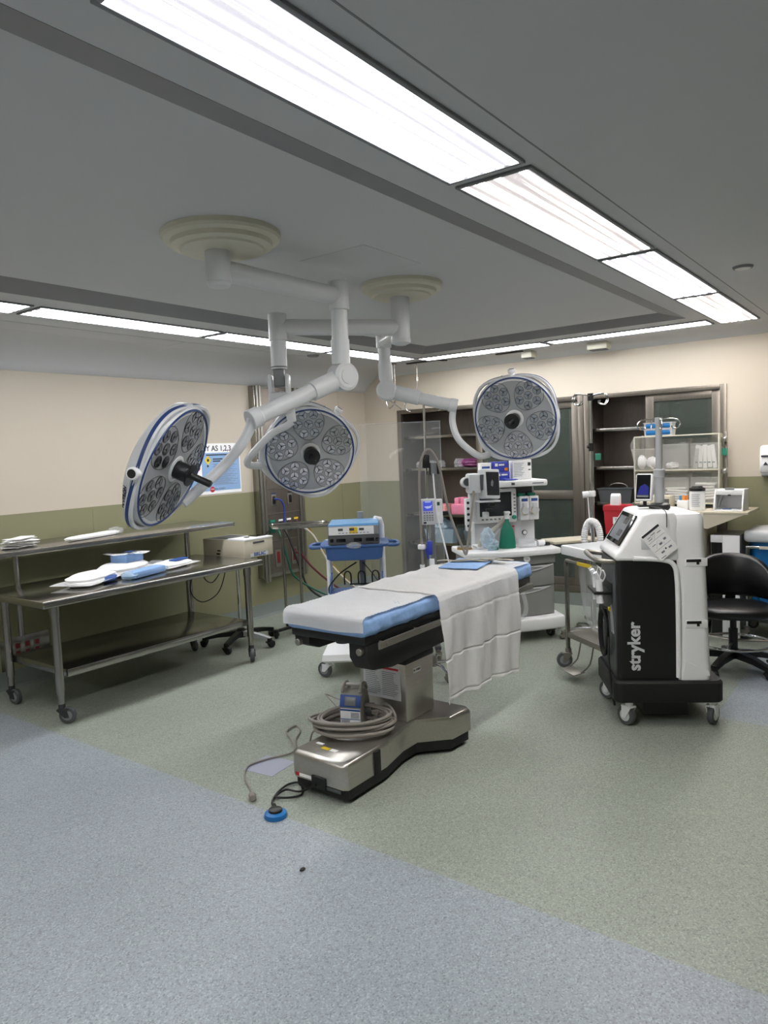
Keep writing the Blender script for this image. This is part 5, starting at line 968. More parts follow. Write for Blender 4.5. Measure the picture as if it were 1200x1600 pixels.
# local frame: x along the depth, y along the long side; corner A (0.05, 0.30) far-left, B (0.05,-0.30) near
LA = V((-0.135, 0.30, 0)); W2, D2 = 0.60, 0.44
x0, x1, y0, y1 = LA.x, LA.x + D2, -0.30, 0.30
b = B(); b.bx(x0 - 0.02, x1 + 0.01, y0 - 0.02, y1 + 0.02, 0.845, 0.915, 0.012); b.mi(1).bx(x0 + 0.01, x1 - 0.02, y0 + 0.01, y1 - 0.01, 0.9155, 0.917, 0.0005); b.obj('lid', ['white', 'lgrey'], t)
for x in (x0 + 0.01, x1 - 0.01):
    for y in (y0 + 0.01, y1 - 0.01):
        b = B(); b.bx(x - 0.013, x + 0.013, y - 0.013, y + 0.013, 0.135, 0.80, 0.004); lg = b.obj('leg', 'steelv', t); caster(lg, x, y, 0.145, 0.058, 0.028, random.uniform(2, 4), 'steelw', 'tyre', 'grey', 0.028)
b = B(); lo = [(x0 + 0.01, y0 + 0.01), (x1 - 0.01, y0 + 0.01), (x1 - 0.01, y1 - 0.01), (x0 + 0.01, y1 - 0.01)]
b.tube([(x, y, 0.80) for x, y in lo], 0.013, 10, True); b.mi(1).bx(x0 - 0.008, x0 + 0.0, -0.06, 0.12, 0.79, 0.815, 0.002); b.obj('bag_rail', ['steelw', 'yellow'], t)
b = B()
for (xa, ya), (xb_, yb_) in zip(lo, lo[1:] + lo[:1]): b.box(((xa + xb_) / 2, (ya + yb_) / 2, 0.25), (abs(xa - xb_) + 0.02, abs(ya - yb_) + 0.02, 0.04), 0.004)
b.bx(x0 + 0.02, x1 - 0.02, y0 + 0.02, y1 - 0.02, 0.262, 0.270, 0.002); b.obj('bottom_shelf', 'steelw', t)
b = B(); b.tube([(x0, 0.10, 0.24), (x0 - 0.03, 0.10, 0.12), (x0 - 0.10, 0.10, 0.07)], 0.006, 8, k=3); b.tube([(x0, -0.06, 0.24), (x0 - 0.03, -0.06, 0.12), (x0 - 0.10, -0.06, 0.07)], 0.006, 8, k=3); b.box((x0 - 0.12, 0.02, 0.065), (0.09, 0.18, 0.006), 0.002, M.Rotation(-0.15, 3, 'Y')); b.obj('foot_pedal', 'steelw', t)
b = B(); n = 40
def bagring(k, z, sh): return [((x0 + x1) / 2 + math.copysign(abs(math.cos(a)) ** 0.6, math.cos(a)) * (D2 / 2 - 0.03) * k + 0.02 * math.sin(7 * a + 9 * z) * sh, math.copysign(abs(math.sin(a)) ** 0.6, math.sin(a)) * 0.26 * k + 0.02 * math.cos(9 * a + 7 * z) * sh, z) for a in [2 * PI * i / n for i in range(n)]]
b.loft([bagring(1.0, 0.80, 0.2), bagring(0.97, 0.70, 0.6), bagring(0.93, 0.6, 0.9), bagring(0.9, 0.5, 1.0), bagring(0.84, 0.40, 1.1), bagring(0.7, 0.32, 1.2), bagring(0.4, 0.285, 1)], False); b.obj('clear_bag', 'film', t)

# ------------------------------------------------------------------ waste management tower ("stryker")
t = thing('suction_tower', 'tall black and white rover machine with grey pole and hanging card', 'medical tower', (4.444, 1.284, 0), -59.6)
def rr4(x0, x1, y0, y1, r, z, n=6):
    out = []
    for cx, cy, a0 in ((x1 - r, y1 - r, 0), (x0 + r, y1 - r, 90), (x0 + r, y0 + r, 180), (x1 - r, y0 + r, 270)):
        for i in range(n + 1): a = math.radians(a0 + 90 * i / n); out.append((cx + r * math.cos(a), cy + r * math.sin(a), z))
    return out
b = B(); b.loft([rr4(-0.315, 0.285, -0.275, 0.275, 0.05, 0.15), rr4(-0.32, 0.29, -0.28, 0.28, 0.05, 0.158), rr4(-0.32, 0.29, -0.28, 0.28, 0.05, 0.262), rr4(-0.31, 0.28, -0.27, 0.27, 0.05, 0.275)]); b.obj('bumper_base', 'rubber', t)
b = B(); b.bx(-0.14, 0.12, -0.18, 0.2, 0.04, 0.155, 0.01); b.obj('underbody', 'black', t)
for x, y, a in ((-0.23, -0.23, 2.2), (0.235, -0.22, 0.9), (-0.25, 0.22, 2.3), (0.235, 0.22, 1.2)): caster(t, x, y, 0.15, 0.058, 0.032, a, 'white', 'tyre', 'lgrey', 0.02)
b = B(); b.loft([rr4(-0.292, 0.06, -0.245, 0.245, 0.03, 0.272), rr4(-0.290, 0.06, -0.243, 0.243, 0.03, 0.975)]); b.obj('black_body', 'black', t, sharp=0.8)
b = B(); b.bx(-0.2945, -0.288, -0.20, 0.20, 0.272, 0.96, 0.003); b.obj('front_panel', 'dgrey', t)
# white rear shell wraps over the top as a cap
b = B(); b.loft([rr4(0.035, 0.232, -0.255, 0.255, 0.045, 0.272), rr4(0.035, 0.232, -0.257, 0.257, 0.045, 0.30), rr4(0.040, 0.226, -0.25, 0.25, 0.045, 0.40), rr4(0.04, 0.215, -0.25, 0.25, 0.045, 0.75), rr4(0.02, 0.205, -0.25, 0.25, 0.045, 0.98), rr4(-0.02, 0.20, -0.25, 0.25, 0.05, 1.12), rr4(-0.02, 0.198, -0.248, 0.248, 0.05, 1.20), rr4(-0.01, 0.185, -0.235, 0.235, 0.05, 1.228), rr4(0.02, 0.15, -0.19, 0.19, 0.05, 1.238)]); b.obj('white_shell', 'white', t, sharp=0.7)
b = B(); b.prism([(-0.298, 0.972), (-0.298, 1.0), (-0.27, 1.03), (-0.145, 1.235), (-0.10, 1.245), (0.03, 1.245), (0.05, 1.2), (0.055, 1.0), (0.05, 0.965)], -0.25, 0.25, basis((0, 0, 0), V((1, 0, 0)), V((0, 0, 1)), V((0, -1, 0))), 0.014, 3); b.obj('console_cap', 'white', t, sharp=0.6)
b = B(); b.tube([(0.045, -0.248, 0.29), (0.045, -0.25, 0.6), (0.04, -0.252, 0.85), (0.02, -0.252, 0.945), (-0.05, -0.252, 0.975), (-0.20, -0.252, 0.985)], 0.014, 10, k=6); b.obj('side_trim', 'white', t)
sx, sz = 0.125 / 0.24, 0.205 / 0.24
up_ = V((0.125, 0, 0.205)).normalized(); yv = V((0, -1, 0)); nn = yv.cross(up_)
Sc = basis(V((-0.2075, 0.0, 1.1325)) + nn * 0.0035, yv, up_, nn)
b = B(); b.prism([(-0.185, -0.10), (0.185, -0.10), (0.185, 0.10), (-0.185, 0.10)], 0, 0.006, Sc, 0.002); sc = b.obj('touch_screen', 'gloss', t)
b = B(); b.prism([(-0.15, -0.075), (0.12, -0.075), (0.12, 0.075), (-0.15, 0.075)], 0.006, 0.007, Sc); b.mi(1).prism([(0.0, -0.05), (0.09, -0.05), (0.09, -0.01), (0.0, -0.01)], 0.007, 0.0075, Sc); b.prism([(0.0, 0.03), (0.09, 0.03), (0.09, 0.07), (0.0, 0.07)], 0.007, 0.0075, Sc); b.mi(2).prism([(0.14, 0.07), (0.175, 0.07), (0.175, 0.09), (0.14, 0.09)], 0.006, 0.0072, Sc); b.obj('screen_graphics', ['scrng', 'gloss', 'paper'], sc, flat=True)
b = B(); b.bx(-0.285, -0.262, -0.15, -0.03, 1.0005, 1.0025); b.mi(1).bx(-0.287, -0.268, -0.03, 0.06, 1.0005, 1.0025); b.obj('cap_sticker', ['paper', 'tag'], t, flat=True)
b = B(); b.bx(-0.155, -0.03, -0.2515, -0.249, 1.035, 1.11, 0.002); b.obj('side_hatch', 'lgrey', t)
for z in (0.955, 0.60):
    b = B(); b.bx(0.085, 0.205, -0.2535, -0.248, z - 0.022, z + 0.022, 0.003); b.mi(1).bx(0.09, 0.17, -0.2550, -0.2525, z + 0.002, z + 0.018); b.bx(0.145, 0.16, -0.2555, -0.253, z - 0.012, z + 0.008); b.obj('vent_slot', ['white', 'black'], t)
b = B(); b.prism([(0.062, 0.30), (0.215, 0.30), (0.21, 0.325), (0.085, 0.385)], 0, 0.004, fac((0, -0.2515, 0), (1, 0, 0)) ); b.obj('lower_recess', 'white', t, flat=True)
b = B(); b.text('stryker', 0.098, basis((-0.198, -0.2455, 0.472), V((0, 0, 1)), V((-1, 0, 0)), V((0, -1, 0))), 0.001, bold=0.0028); b.obj('lettering', 'lgrey', t)
b = B()
for k in (0, 1): b.tube([(-0.28, -0.19 + k * 0.0, 0.955), (-0.36, -0.19, 0.965), (-0.40, -0.13, 0.975), (-0.40, 0.13, 0.975), (-0.36, 0.19, 0.965), (-0.28, 0.19, 0.955)], 0.015, 12, k=6) if k == 0 else None
b.obj('push_handle', 'steelw', t)
b = B(); b.lathe([(0.05, 0.0), (0.06, 0.008), (0.06, 0.03), (0.045, 0.04), (0.03, 0.042)], (0.012, -0.0, 1.238), n=24); b.obj('pole_collar', 'black', t)
b = B(); b.cyl((0.012, 0, 1.25), (0.012, 0, 1.45), 0.028, n=24); b.cyl((0.012, 0, 1.43), (0.012, 0, 1.48), 0.033, n=24, bev=0.004); b.cyl((0.012, 0, 1.46), (0.012, 0, 1.77), 0.020, 0.018, n=20); b.cyl((0.012, 0, 1.745), (0.012, 0, 1.785), 0.022, n=20); b.obj('pole', 'palegrey', t)
b = B()
for q in (-1, 1):
    b.tube([(0.012, 0, 1.772), (0.012 + q * 0.07, 0.0, 1.775), (0.012 + q * 0.11, 0.0, 1.765), (0.012 + q * 0.122, 0, 1.74), (0.012 + q * 0.105, 0, 1.718), (0.012 + q * 0.08, 0, 1.722), (0.012 + q * 0.075, 0, 1.735)], 0.004, 8, k=5)
    b.tube([(0.012, 0, 1.772), (0.012 - 0.01, q * 0.07, 1.775), (0.0, q * 0.11, 1.765), (0.0, q * 0.122, 1.74), (0.0, q * 0.105, 1.718), (0.0, q * 0.08, 1.722)], 0.004, 8, k=5)
b.obj('hooks', 'chrome', t)
b = B(); b.box((-0.065, 0.02, 1.262), (0.085, 0.06, 0.012), 0.004); b.box((-0.068, 0.02, 1.29), (0.02, 0.02, 0.06), 0.003); b.obj('display_stand', 'black', t)
Rd = M.Translation((-0.068, 0.02, 1.372)) @ M.Rotation(math.radians(-38), 4, 'Z') @ M.Rotation(math.radians(-8), 4, 'X')
b = B(); b.box((0, 0, 0), (0.105, 0.035, 0.165), 0.012); b.bm.transform(Rd); dp = b.obj('display', 'white', t)
b = B(); b.bx(-0.043, 0.043, -0.0185, -0.0172, -0.07, 0.075, 0.001); b.mi(1).prism([(-0.036, -0.045), (0.035, -0.045), (0.035, 0.0), (0.01, 0.02), (-0.02, 0.005)], 0.0187, 0.0193, basis((0, 0, 0), V((1, 0, 0)), V((0, 0, 1)), V((0, -1, 0)))); b.mi(2).bx(-0.036, 0.035, -0.0195, -0.0186, -0.06, -0.047); b.bm.transform(Rd); b.obj('display_glass', ['gloss', 'scrnv', 'scrng'], dp, flat=True)
b = B(); b.bx(-0.40, -0.293, -0.13, 0.10, 0.755, 0.772, 0.003); b.bx(-0.30, -0.293, -0.13, 0.10, 0.70, 0.82, 0.002); b.obj('port_shelf', 'black', t)
for k in range(4):
    b = B(); y = -0.10 + k * 0.058; b.cyl((-0.36, y, 0.70), (-0.365, y, 0.84), 0.022, 0.019, n=16); b.cyl((-0.365, y, 0.835), (-0.39, y - 0.01, 0.885), 0.014, n=12); b.tube([(-0.365, y, 0.84), (-0.35, y - 0.015, 0.90), (-0.335, y - 0.03, 0.87), (-0.35, y - 0.02, 0.83)], 0.0035, 6, k=4); b.obj('suction_port', 'film' if k % 2 else 'white', t)
b = B()
for k in range(6): b.tube([(-0.315 - 0.006 * (k % 3), 0.02 + (0.10 + 0.006 * k) * math.cos(a), 0.50 + (0.13 + 0.004 * k) * math.sin(a)) for a in [2 * PI * i / 24 for i in range(24)]], 0.0065, 7, True)
b.tube([(-0.30, -0.08, 0.655), (-0.325, -0.05, 0.66), (-0.33, 0.06, 0.655), (-0.325, 0.10, 0.60)], 0.008, 8, k=5); b.tube([(-0.32, -0.13, 0.50), (-0.33, -0.17, 0.36), (-0.32, -0.20, 0.2), (-0.30, -0.17, 0.10)], 0.0065, 8, k=5); b.obj('power_cord', 'rubber', t)
b = B(); b.tube([(-0.296, -0.16, 0.53), (-0.296, -0.11, 0.53), (-0.296, -0.07, 0.66), (-0.296, -0.09, 0.68), (-0.296, -0.14, 0.60), (-0.296, -0.16, 0.53)], 0.006, 8); b.mi(1).cyl((-0.30, -0.085, 0.657), (-0.305, -0.06, 0.657), 0.012, n=12); b.obj('cord_hook', ['grey', 'yellow'], t)
cm = basis((-0.06, -0.272, 1.078), V((0.62, 0, 0.785)).cross(V((0, 1, 0))) if False else V((0.78, 0, 0.625)), V((-0.625, 0, 0.78)), V((0, -1, 0)))
b = B(); b.prism([(-0.062, -0.09), (0.062, -0.09), (0.062, 0.09), (-0.062, 0.09)], 0, 0.0015, cm); cdk = b.obj('instruction_card', 'paper', t, flat=True)
b = B(); b.prism([(-0.058, 0.074), (0.058, 0.074), (0.058, 0.087), (-0.058, 0.087)], 0.0015, 0.0025, cm); b.mi(1)
for y in (0.026, -0.03): b.prism([(-0.055, y), (0.055, y), (0.055, y + 0.0015), (-0.055, y + 0.0015)], 0.0015, 0.0022, cm)
for x, y, w_, h_ in ((-0.03, 0.055, 0.022, 0.004), (0.0, 0.06, 0.03, 0.004), (0.035, 0.05, 0.024, 0.004), (-0.03, 0.042, 0.026, 0.003), (-0.035, 0.005, 0.022, 0.004), (0.0, -0.01, 0.018, 0.012), (0.035, 0.0, 0.016, 0.012), (0.03, -0.055, 0.02, 0.01), (-0.02, -0.055, 0.02, 0.01), (-0.035, -0.08, 0.03, 0.004)): b.prism([(x - w_ / 2, y - h_ / 2), (x + w_ / 2, y - h_ / 2), (x + w_ / 2, y + h_ / 2), (x - w_ / 2, y + h_ / 2)], 0.0015, 0.0022, cm)
b.mi(0).prism([(0.005 + 0.005 * math.cos(a), -0.048 + 0.005 * math.sin(a)) for a in [PI * i / 6 for i in range(12)]], 0.0015, 0.0024, cm)
for p, q in (((-0.03, 0.035), (0.01, 0.065)), ((-0.01, 0.032), (0.012, 0.062)), ((-0.035, -0.02), (-0.005, 0.015)), ((0.02, -0.022), (0.0, 0.015))): b.mi(1).tube([cm @ V((p[0], p[1], 0.002)), cm @ V((q[0], q[1], 0.002))], 0.0005, 4)
b.obj('printing', ['ink', 'inkg'], cdk, flat=True)
b = B(); b.tube([(-0.05, -0.05, 1.262), (-0.03, -0.20, 1.262), (-0.02, -0.265, 1.24), (-0.02, -0.273, 1.16)], 0.0025, 6, k=5); b.obj('card_cord', 'black', t)

# ------------------------------------------------------------------ black stool
t = thing('operator_stool', 'black vinyl armchair stool with chrome foot ring behind the tower machine', 'stool', (5.52, 1.08, 0), -75)
b = B(); b.lathe([(0.05, 0.09), (0.05, 0.14), (0.03, 0.16), (0.03, 0.30), (0.022, 0.30), (0.022, 0.40)], n=20); b.obj('gas_column', 'black', t)
for k in range(5):
    a = 2 * PI * k / 5 + math.radians(-118); c, s = math.cos(a), math.sin(a)
    b = B(); b.loft([[(c * q + s * u * wd, s * q - c * u * wd, z + v * hh) for u, v in ((-1, -1), (1, -1), (1, 1), (-1, 1))] for q, wd, z, hh in ((0.03, 0.03, 0.12, 0.025), (0.18, 0.024, 0.105, 0.022), (0.30, 0.02, 0.075, 0.016))])
    lg = b.obj('leg', 'black', t); caster(lg, c * 0.29, s * 0.29, 0.08, 0.03, 0.036, a + 0.5, 'black', 'rubber', 'black', 0.012)
b = B(); b.tube([(0.245 * math.cos(a), 0.245 * math.sin(a), 0.20) for a in [2 * PI * i / 40 for i in range(40)]], 0.0095, 10, True)
for k in range(3): a = 2 * PI * k / 3 + 0.3; b.tube([(0.03 * math.cos(a), 0.03 * math.sin(a), 0.21), (0.24 * math.cos(a), 0.24 * math.sin(a), 0.20)], 0.007, 8)
b.obj('foot_ring', 'chrome', t)
b = B(); b.blob((0, -0.01, 0.44), (0.25, 0.235, 0.05), 0.0, 1, 4, 3.2); b.mi(1).bx(-0.11, 0.11, -0.1, 0.1, 0.38, 0.40, 0.006); b.obj('seat', ['vinyl', 'black'], t)
def backf(u, v, o):
    a = (u - .5) * 2.25; z = 0.49 + v * 0.31 * (1 - 0.45 * abs(2 * u - 1) ** 2.6); r_ = 0.28 - 0.014 * math.sin(PI * v) + o * (0.5 + 0.5 * math.sin(PI * min(1, max(0, v)))) * (1 - abs(2 * u - 1) ** 6)
    return (r_ * math.sin(a), r_ * math.cos(a) - 0.02, z)
b = B(); bm = bmesh.new(); NU, NV = 30, 12
F = [[bm.verts.new(backf(i / NU, j / NV, -0.03)) for j in range(NV + 1)] for i in range(NU + 1)]; Bk = [[bm.verts.new(backf(i / NU, j / NV, 0.045)) for j in range(NV + 1)] for i in range(NU + 1)]
for G in (F, Bk):
    for i in range(NU):
        for j in range(NV): bm.faces.new((G[i][j], G[i + 1][j], G[i + 1][j + 1], G[i][j + 1]))
for i in range(NU):
    for j in (0, NV): bm.faces.new((F[i][j], F[i + 1][j], Bk[i + 1][j], Bk[i][j]))
for j in range(NV):
    for i in (0, NU): bm.faces.new((F[i][j], F[i][j + 1], Bk[i][j + 1], Bk[i][j]))
bmesh.ops.recalc_face_normals(bm, faces=bm.faces[:]); b._merge(bm); b.obj('backrest', 'vinyl', t, sharp=1.3)
b = B(); b.box((0, 0.285, 0.49), (0.07, 0.03, 0.24), 0.008); b.box((0, 0.17, 0.388), (0.07, 0.25, 0.02), 0.006); b.obj('back_bracket', 'black', t)
for q in (-1, 1):
    b = B(); b.tube([(q * 0.10, 0.0, 0.388), (q * 0.27, 0.0, 0.42), (q * 0.285, 0.02, 0.60), (q * 0.275, 0.05, 0.66)], 0.016, 10, k=4); b.obj('arm_post', 'black', t)
    b = B(); b.loft([rr4(q * 0.27 - 0.04, q * 0.27 + 0.04, -0.11, 0.13, 0.035, z) for z in (0.655, 0.66, 0.685, 0.692)]); b.obj('armrest', 'vinyl', t)

# ------------------------------------------------------------------ supply cart with bins behind the tower
t = thing('supply_cart', 'ivory supply cart with side leaf behind the tower machine', 'cart', (6.52, 1.76, 0))
b = B(); b.bx(6.29, 6.76, 1.45, 2.08, 0.10, 1.055, 0.006); b.obj('body', 'cream', t, world=True)
for k in range(5):
    b = B(); z = 0.15 + k * 0.18; b.bx(6.275, 6.292, 1.48, 2.05, z, z + 0.165, 0.004); d = b.obj('drawer', 'cream', t, world=True)
    b = B(); b.bx(6.262, 6.277, 1.66, 1.86, z + 0.12, z + 0.14, 0.004); b.obj('pull', 'grey', d, world=True)
for x in (6.34, 6.70):
    for y in (1.50, 2.03): caster(t, x - 6.52, y - 1.76, 0.105, 0.045, 0.028, 1.0, 'steelw', 'tyre', 'grey', 0.02)
b = B(); b.bx(6.28, 6.76, 1.12, 1.452, 1.035, 1.055, 0.003); b.prism([(1.45, 1.037), (1.45, 0.92), (1.42, 0.915), (1.14, 1.037)], 6.285, 6.30, basis((0, 0, 0), V((0, 1, 0)), V((0, 0, 1)), V((1, 0, 0)))); b.prism([(1.45, 1.037), (1.45, 0.92), (1.42, 0.915), (1.14, 1.037)], 6.73, 6.745, basis((0, 0, 0), V((0, 1, 0)), V((0, 0, 1)), V((1, 0, 0)))); b.obj('side_leaf', 'cream', t, world=True)
for y in (1.375, 2.07):
    b = B(); b.bx(6.74, 6.765, y - 0.012, y + 0.012, 1.05 if y > 1.5 else 1.04, 1.70, 0.002); b.obj('rack_post', 'steelw', t, world=True)
t = thing('bin_rack', 'rack of six clear tilt bins above the supply cart', 'bin rack', (6.67, 1.72, 1.09))
RY0, RY1, RZ0, RZ1 = 1.40, 2.105, 1.095, 1.685; RM = 1.385
b = B(); b.bx(6.735, 6.742, RY0, RY1, RM - 0.03, RM + 0.03)
for z in (RZ0, RM, RZ1): b.bx(6.60, 6.742, RY0, RY1, z - 0.006, z + 0.006, 0.002)
for y in (RY0, RY1): b.bx(6.60, 6.742, y - 0.005, y + 0.005, RZ0, RZ1, 0.002)
b.bx(6.735, 6.745, 1.36, RY0, 1.62, 1.65); b.bx(6.735, 6.745, 1.36, RY0, 1.36, 1.39); b.obj('frame', 'offw', t, world=True)
for z in (1.615, 1.345):
    b = B(); b.bx(6.66, 6.735, 1.355, 1.40, z, z + 0.04, 0.002); b.obj('mount_bracket', 'steel', t, world=True)
b = B(); b.bx(6.69, 6.70, 1.352, 1.402, 1.50, 1.56, 0.002); b.obj('tape_flag', 'tag', t, world=True)
w3 = (RY1 - RY0) / 3; bins = []
for r in range(2):
    for k in range(3):
        y1 = RY1 - k * w3 - 0.008; y0 = y1 - w3 + 0.016; z0 = (RM, RZ0)[r] + 0.008; z1 = z0 + 0.265; tilt = 0.55 if (r == 0 and k == 0) else 0.0
        b = B(); T = 0.0025
        b.bx(6.60, 6.60 + T, y0, y1, z0, z1 - 0.05); b.bx(6.60, 6.725, y0, y1, z0, z0 + T); b.bx(6.60, 6.725, y0, y0 + T, z0, z1); b.bx(6.60, 6.725, y1 - T, y1, z0, z1); b.bx(6.725 - T, 6.725, y0, y1, z0, z1); b.bx(6.594, 6.60, y0, y1, z1 - 0.055, z1 - 0.045); b.bx(6.655, 6.655 + T, y0, y1, z0, z1 - 0.09)
        if tilt: b.bm.transform(M.Translation((6.60, 0, z0)) @ M.Rotation(-tilt, 4, 'Y') @ M.Translation((-6.60, 0, -z0)))
        b.obj('tilt_bin', 'binclr', t, world=True, flat=True); bins.append((y0, y1, z0))
def inbin(i, nm, s, cat, mats, bld):
    y0, y1, z0 = bins[i]; b = B(); bld(b, (y1 - y0) * 0.5 - 0.012); return solo(b, nm, mats, s, cat, (6.66, (y0 + y1) / 2, z0 + 0.004))
inbin(0, 'gauze_pads', 'white gauze pads in the tilted open bin', 'gauze', ['white'], lambda b, h: (b.blob((-0.055, -0.04, 0.06), (0.03, h * 0.45, 0.055), 0.12, 2, 3), b.blob((-0.05, 0.05, 0.065), (0.03, h * 0.42, 0.06), 0.12, 5, 3)))
inbin(1, 'clear_tubing', 'clear tubing packs in the middle upper bin', 'tubing', ['film', 'paper'], lambda b, h: ([b.tube([(-0.01, -h + 0.02 + k * 0.02, 0.01), (0.0, -h + 0.015 + k * 0.018, 0.10), (-0.01, -h + 0.03 + k * 0.012, 0.23)], 0.010, 7, k=4) for k in range(4)], b.mi(1).blob((0, 0.04, 0.03), (0.035, 0.05, 0.028), 0.2, 4, 3)))
inbin(2, 'paper_packets', 'upright white paper packets in the upper bin nearest the cart side flag', 'packets', ['paper', 'inkg'], lambda b, h: [b.mi(0).box((-0.015 + 0.006 * k, -h + 0.028 + k * 0.036, 0.10), (0.02, 0.032, 0.20 - 0.015 * (k % 2)), 0.003, M.Rotation(0.06 * (k - 2), 3, 'X')) for k in range(5)] + [b.mi(1).box((-0.026 + 0.006 * k, -h + 0.028 + k * 0.036, 0.05), (0.001, 0.022, 0.012)) for k in range(5)])
inbin(4, 'paper_packets', 'pile of white packets in the lower middle bin', 'packets', ['paper'], lambda b, h: [b.box((0.0, 0.012 * math.sin(3 * k), 0.014 + k * 0.021), (0.07, h * 1.75, 0.016), 0.004, M.Rotation(0.07 * math.sin(5 * k), 3, 'X')) for k in range(6)])
inbin(5, 'paper_packets', 'tilted stack of white packets in the lower bin above the wipes canister', 'packets', ['paper'], lambda b, h: [b.box((0.0, 0.01 * math.sin(2 * k), 0.03 + k * 0.025), (0.07, h * 1.7, 0.018), 0.004, M.Rotation(-0.12 + 0.03 * k, 3, 'X')) for k in range(6)])
inbin(3, 'paper_packets', 'few packets in the lower bin behind the small display', 'packets', ['lgrey'], lambda b, h: [b.box((0.0, 0, 0.014 + k * 0.021), (0.06, h * 1.5, 0.016), 0.004) for k in range(3)])
for k, (z, s) in enumerate(((1.692, 'blue wrapped tray pack on the bin rack, lower one'), (1.751, 'blue wrapped tray pack on the bin rack, upper one'))):
    b = B(); b.loft([[(x * q, y * q, zz) for x, y in ((-0.06, -0.12), (0.06, -0.12), (0.06, 0.12), (-0.06, 0.12))] for q, zz in ((0.96, 0), (1.0, 0.05), (1.06, 0.052), (1.06, 0.057))]); b.mi(1).box((-0.004, 0, 0.027), (0.122, 0.215, 0.046), 0.014)
    solo(b, 'wrapped_tray', ['lgrey', 'bagblue'], s, 'tray pack', (6.67, 1.90, z), 0, 'blue tray packs on the bin rack')
t = thing('wipes_canister', 'white wipes canister with black lid on the supply cart', 'canister', (6.42, 1.53, 1.056))
b = B(); b.cyl((0, 0, 0), (0, 0, 0.165), 0.062, n=32, bev=0.004); b.obj('canister', 'white', t)
b = B(); b.lathe([(0.064, 0.16), (0.064, 0.182), (0.045, 0.19), (0.04, 0.20), (0, 0.20)], n=28); b.obj('lid', 'black', t)
b = B()
for k in range(7): b.bx(-0.0635, -0.0615, -0.035 + 0.008 * (k % 2), 0.03, 0.035 + k * 0.016, 0.038 + k * 0.016)
b.obj('label_print', 'inkg', t, flat=True)
b = B(); b.bx(-0.07, 0.07, -0.10, 0.10, 0, 0.115, 0.004); b.mi(1).bx(-0.0715, -0.07, -0.09, -0.03, 0.02, 0.09, 0.001); solo(b, 'ivory_carton', ['cream', 'dgrey'], 'ivory carton on the supply cart behind the grey pole', 'box', (6.50, 1.85, 1.056))
t = thing('label_caddy', 'small white caddy of blue and orange capped bottles on the supply cart', 'caddy', (6.50, 1.66, 1.056))
b = B(); b.bx(-0.04, 0.04, -0.045, 0.045, 0, 0.075, 0.004); b.obj('tub', 'white', t)
for y, c in ((-0.025, 'orange'), (0.0, 'orange'), (0.025, 'esu')):
    b = B(); b.cyl((0, y, 0.07), (0, y, 0.115), 0.011, n=12); b.obj('bottle', c, t)
t = thing('glove_holder', 'open white plastic holder box with curved sides on the side leaf', 'holder', (6.46, 1.275, 1.056))
sd = [(-0.135, 0), (0.10, 0), (0.10, 0.17), (-0.08, 0.175), (-0.085, 0.15), (-0.11, 0.10), (-0.13, 0.05)]
for y in (-0.105, 0.105):
    b = B(); b.prism(sd, -0.006, 0.006, basis((0, y, 0), V((1, 0, 0)), V((0, 0, 1)), V((0, -1, 0))), 0.002); b.obj('side_panel', 'white', t)
b = B(); b.bx(-0.13, 0.1, -0.1, 0.1, 0, 0.01, 0.002); b.bx(0.09, 0.10, -0.1, 0.1, 0, 0.17, 0.002); b.bx(-0.08, 0.1, -0.1, 0.1, 0.155, 0.168, 0.002); b.bx(-0.088, -0.08, -0.1, 0.1, 0.13, 0.168, 0.002); b.obj('shell', 'white', t)
b = B(); b.bx(-0.075, -0.03, -0.03, 0.035, 0.168, 0.185, 0.004); b.mi(1).bx(-0.09, -0.086, -0.012, 0.01, 0.122, 0.135, 0.001); b.obj('latch', ['grey', 'dgrey'], t)
b = B(); b.box((-0.05, 0.075, 0.07), (0.06, 0.01, 0.10), 0.004, M.Rotation(0.3, 3, 'X')); b.mi(1).box((-0.07, 0.02, 0.014), (0.012, 0.07, 0.006), 0.002); solo(b, 'pocket_clip', ['grey', 'inkb'], 'grey clip and blue pen inside the white holder box', 'clip', (6.46, 1.275, 1.056))
t = thing('sharps_bin', 'red sharps bin with white chute beside the tower screen', 'sharps bin', (6.18, 2.115, 0.865))
b = B(); b.loft([[(x * q, y * q, z) for x, y in ((-0.07, -0.10), (0.07, -0.10), (0.07, 0.10), (-0.07, 0.10))] for q, z in ((0.88, 0), (1.0, 0.20), (1.06, 0.205), (1.06, 0.235), (1.0, 0.25))]); b.obj('bin', 'red', t)
b = B(); b.bx(-0.076, -0.074, -0.075, 0.02, 0.09, 0.15); b.mi(1)
for k in range(3): b.bx(-0.0775, -0.0758, -0.06, 0.0, 0.105 + k * 0.013, 0.11 + k * 0.013)
b.obj('label', ['paper', 'ink'], t, flat=True)
b = B(); b.prism([(-0.06, 0.245), (0.0, 0.245), (0.0, 0.33), (-0.02, 0.35), (-0.045, 0.33)], -0.05, 0.03, basis((0, 0, 0), V((1, 0, 0)), V((0, 0, 1)), V((0, -1, 0))), 0.006); b.obj('chute', 'white', t)
b = B(); b.bx(0.06, 0.112, -0.085, -0.04, 0.06, 0.16, 0.003); b.obj('mount_bracket', 'steelw', t)
t = thing('spray_bottle', 'white squeeze bottle with bent neck beside the red sharps bin', 'bottle', (6.32, 1.93, 1.056))
b = B(); b.lathe([(0.04, 0), (0.042, 0.01), (0.042, 0.07), (0.02, 0.10), (0.015, 0.12)], n=20); b.obj('bottle', 'offw', t); b = B(); b.tube([(0, 0, 0.11), (0, 0, 0.17), (-0.01, -0.02, 0.19), (-0.02, -0.04, 0.17)], 0.009, 8, k=4); b.obj('neck', 'white', t)
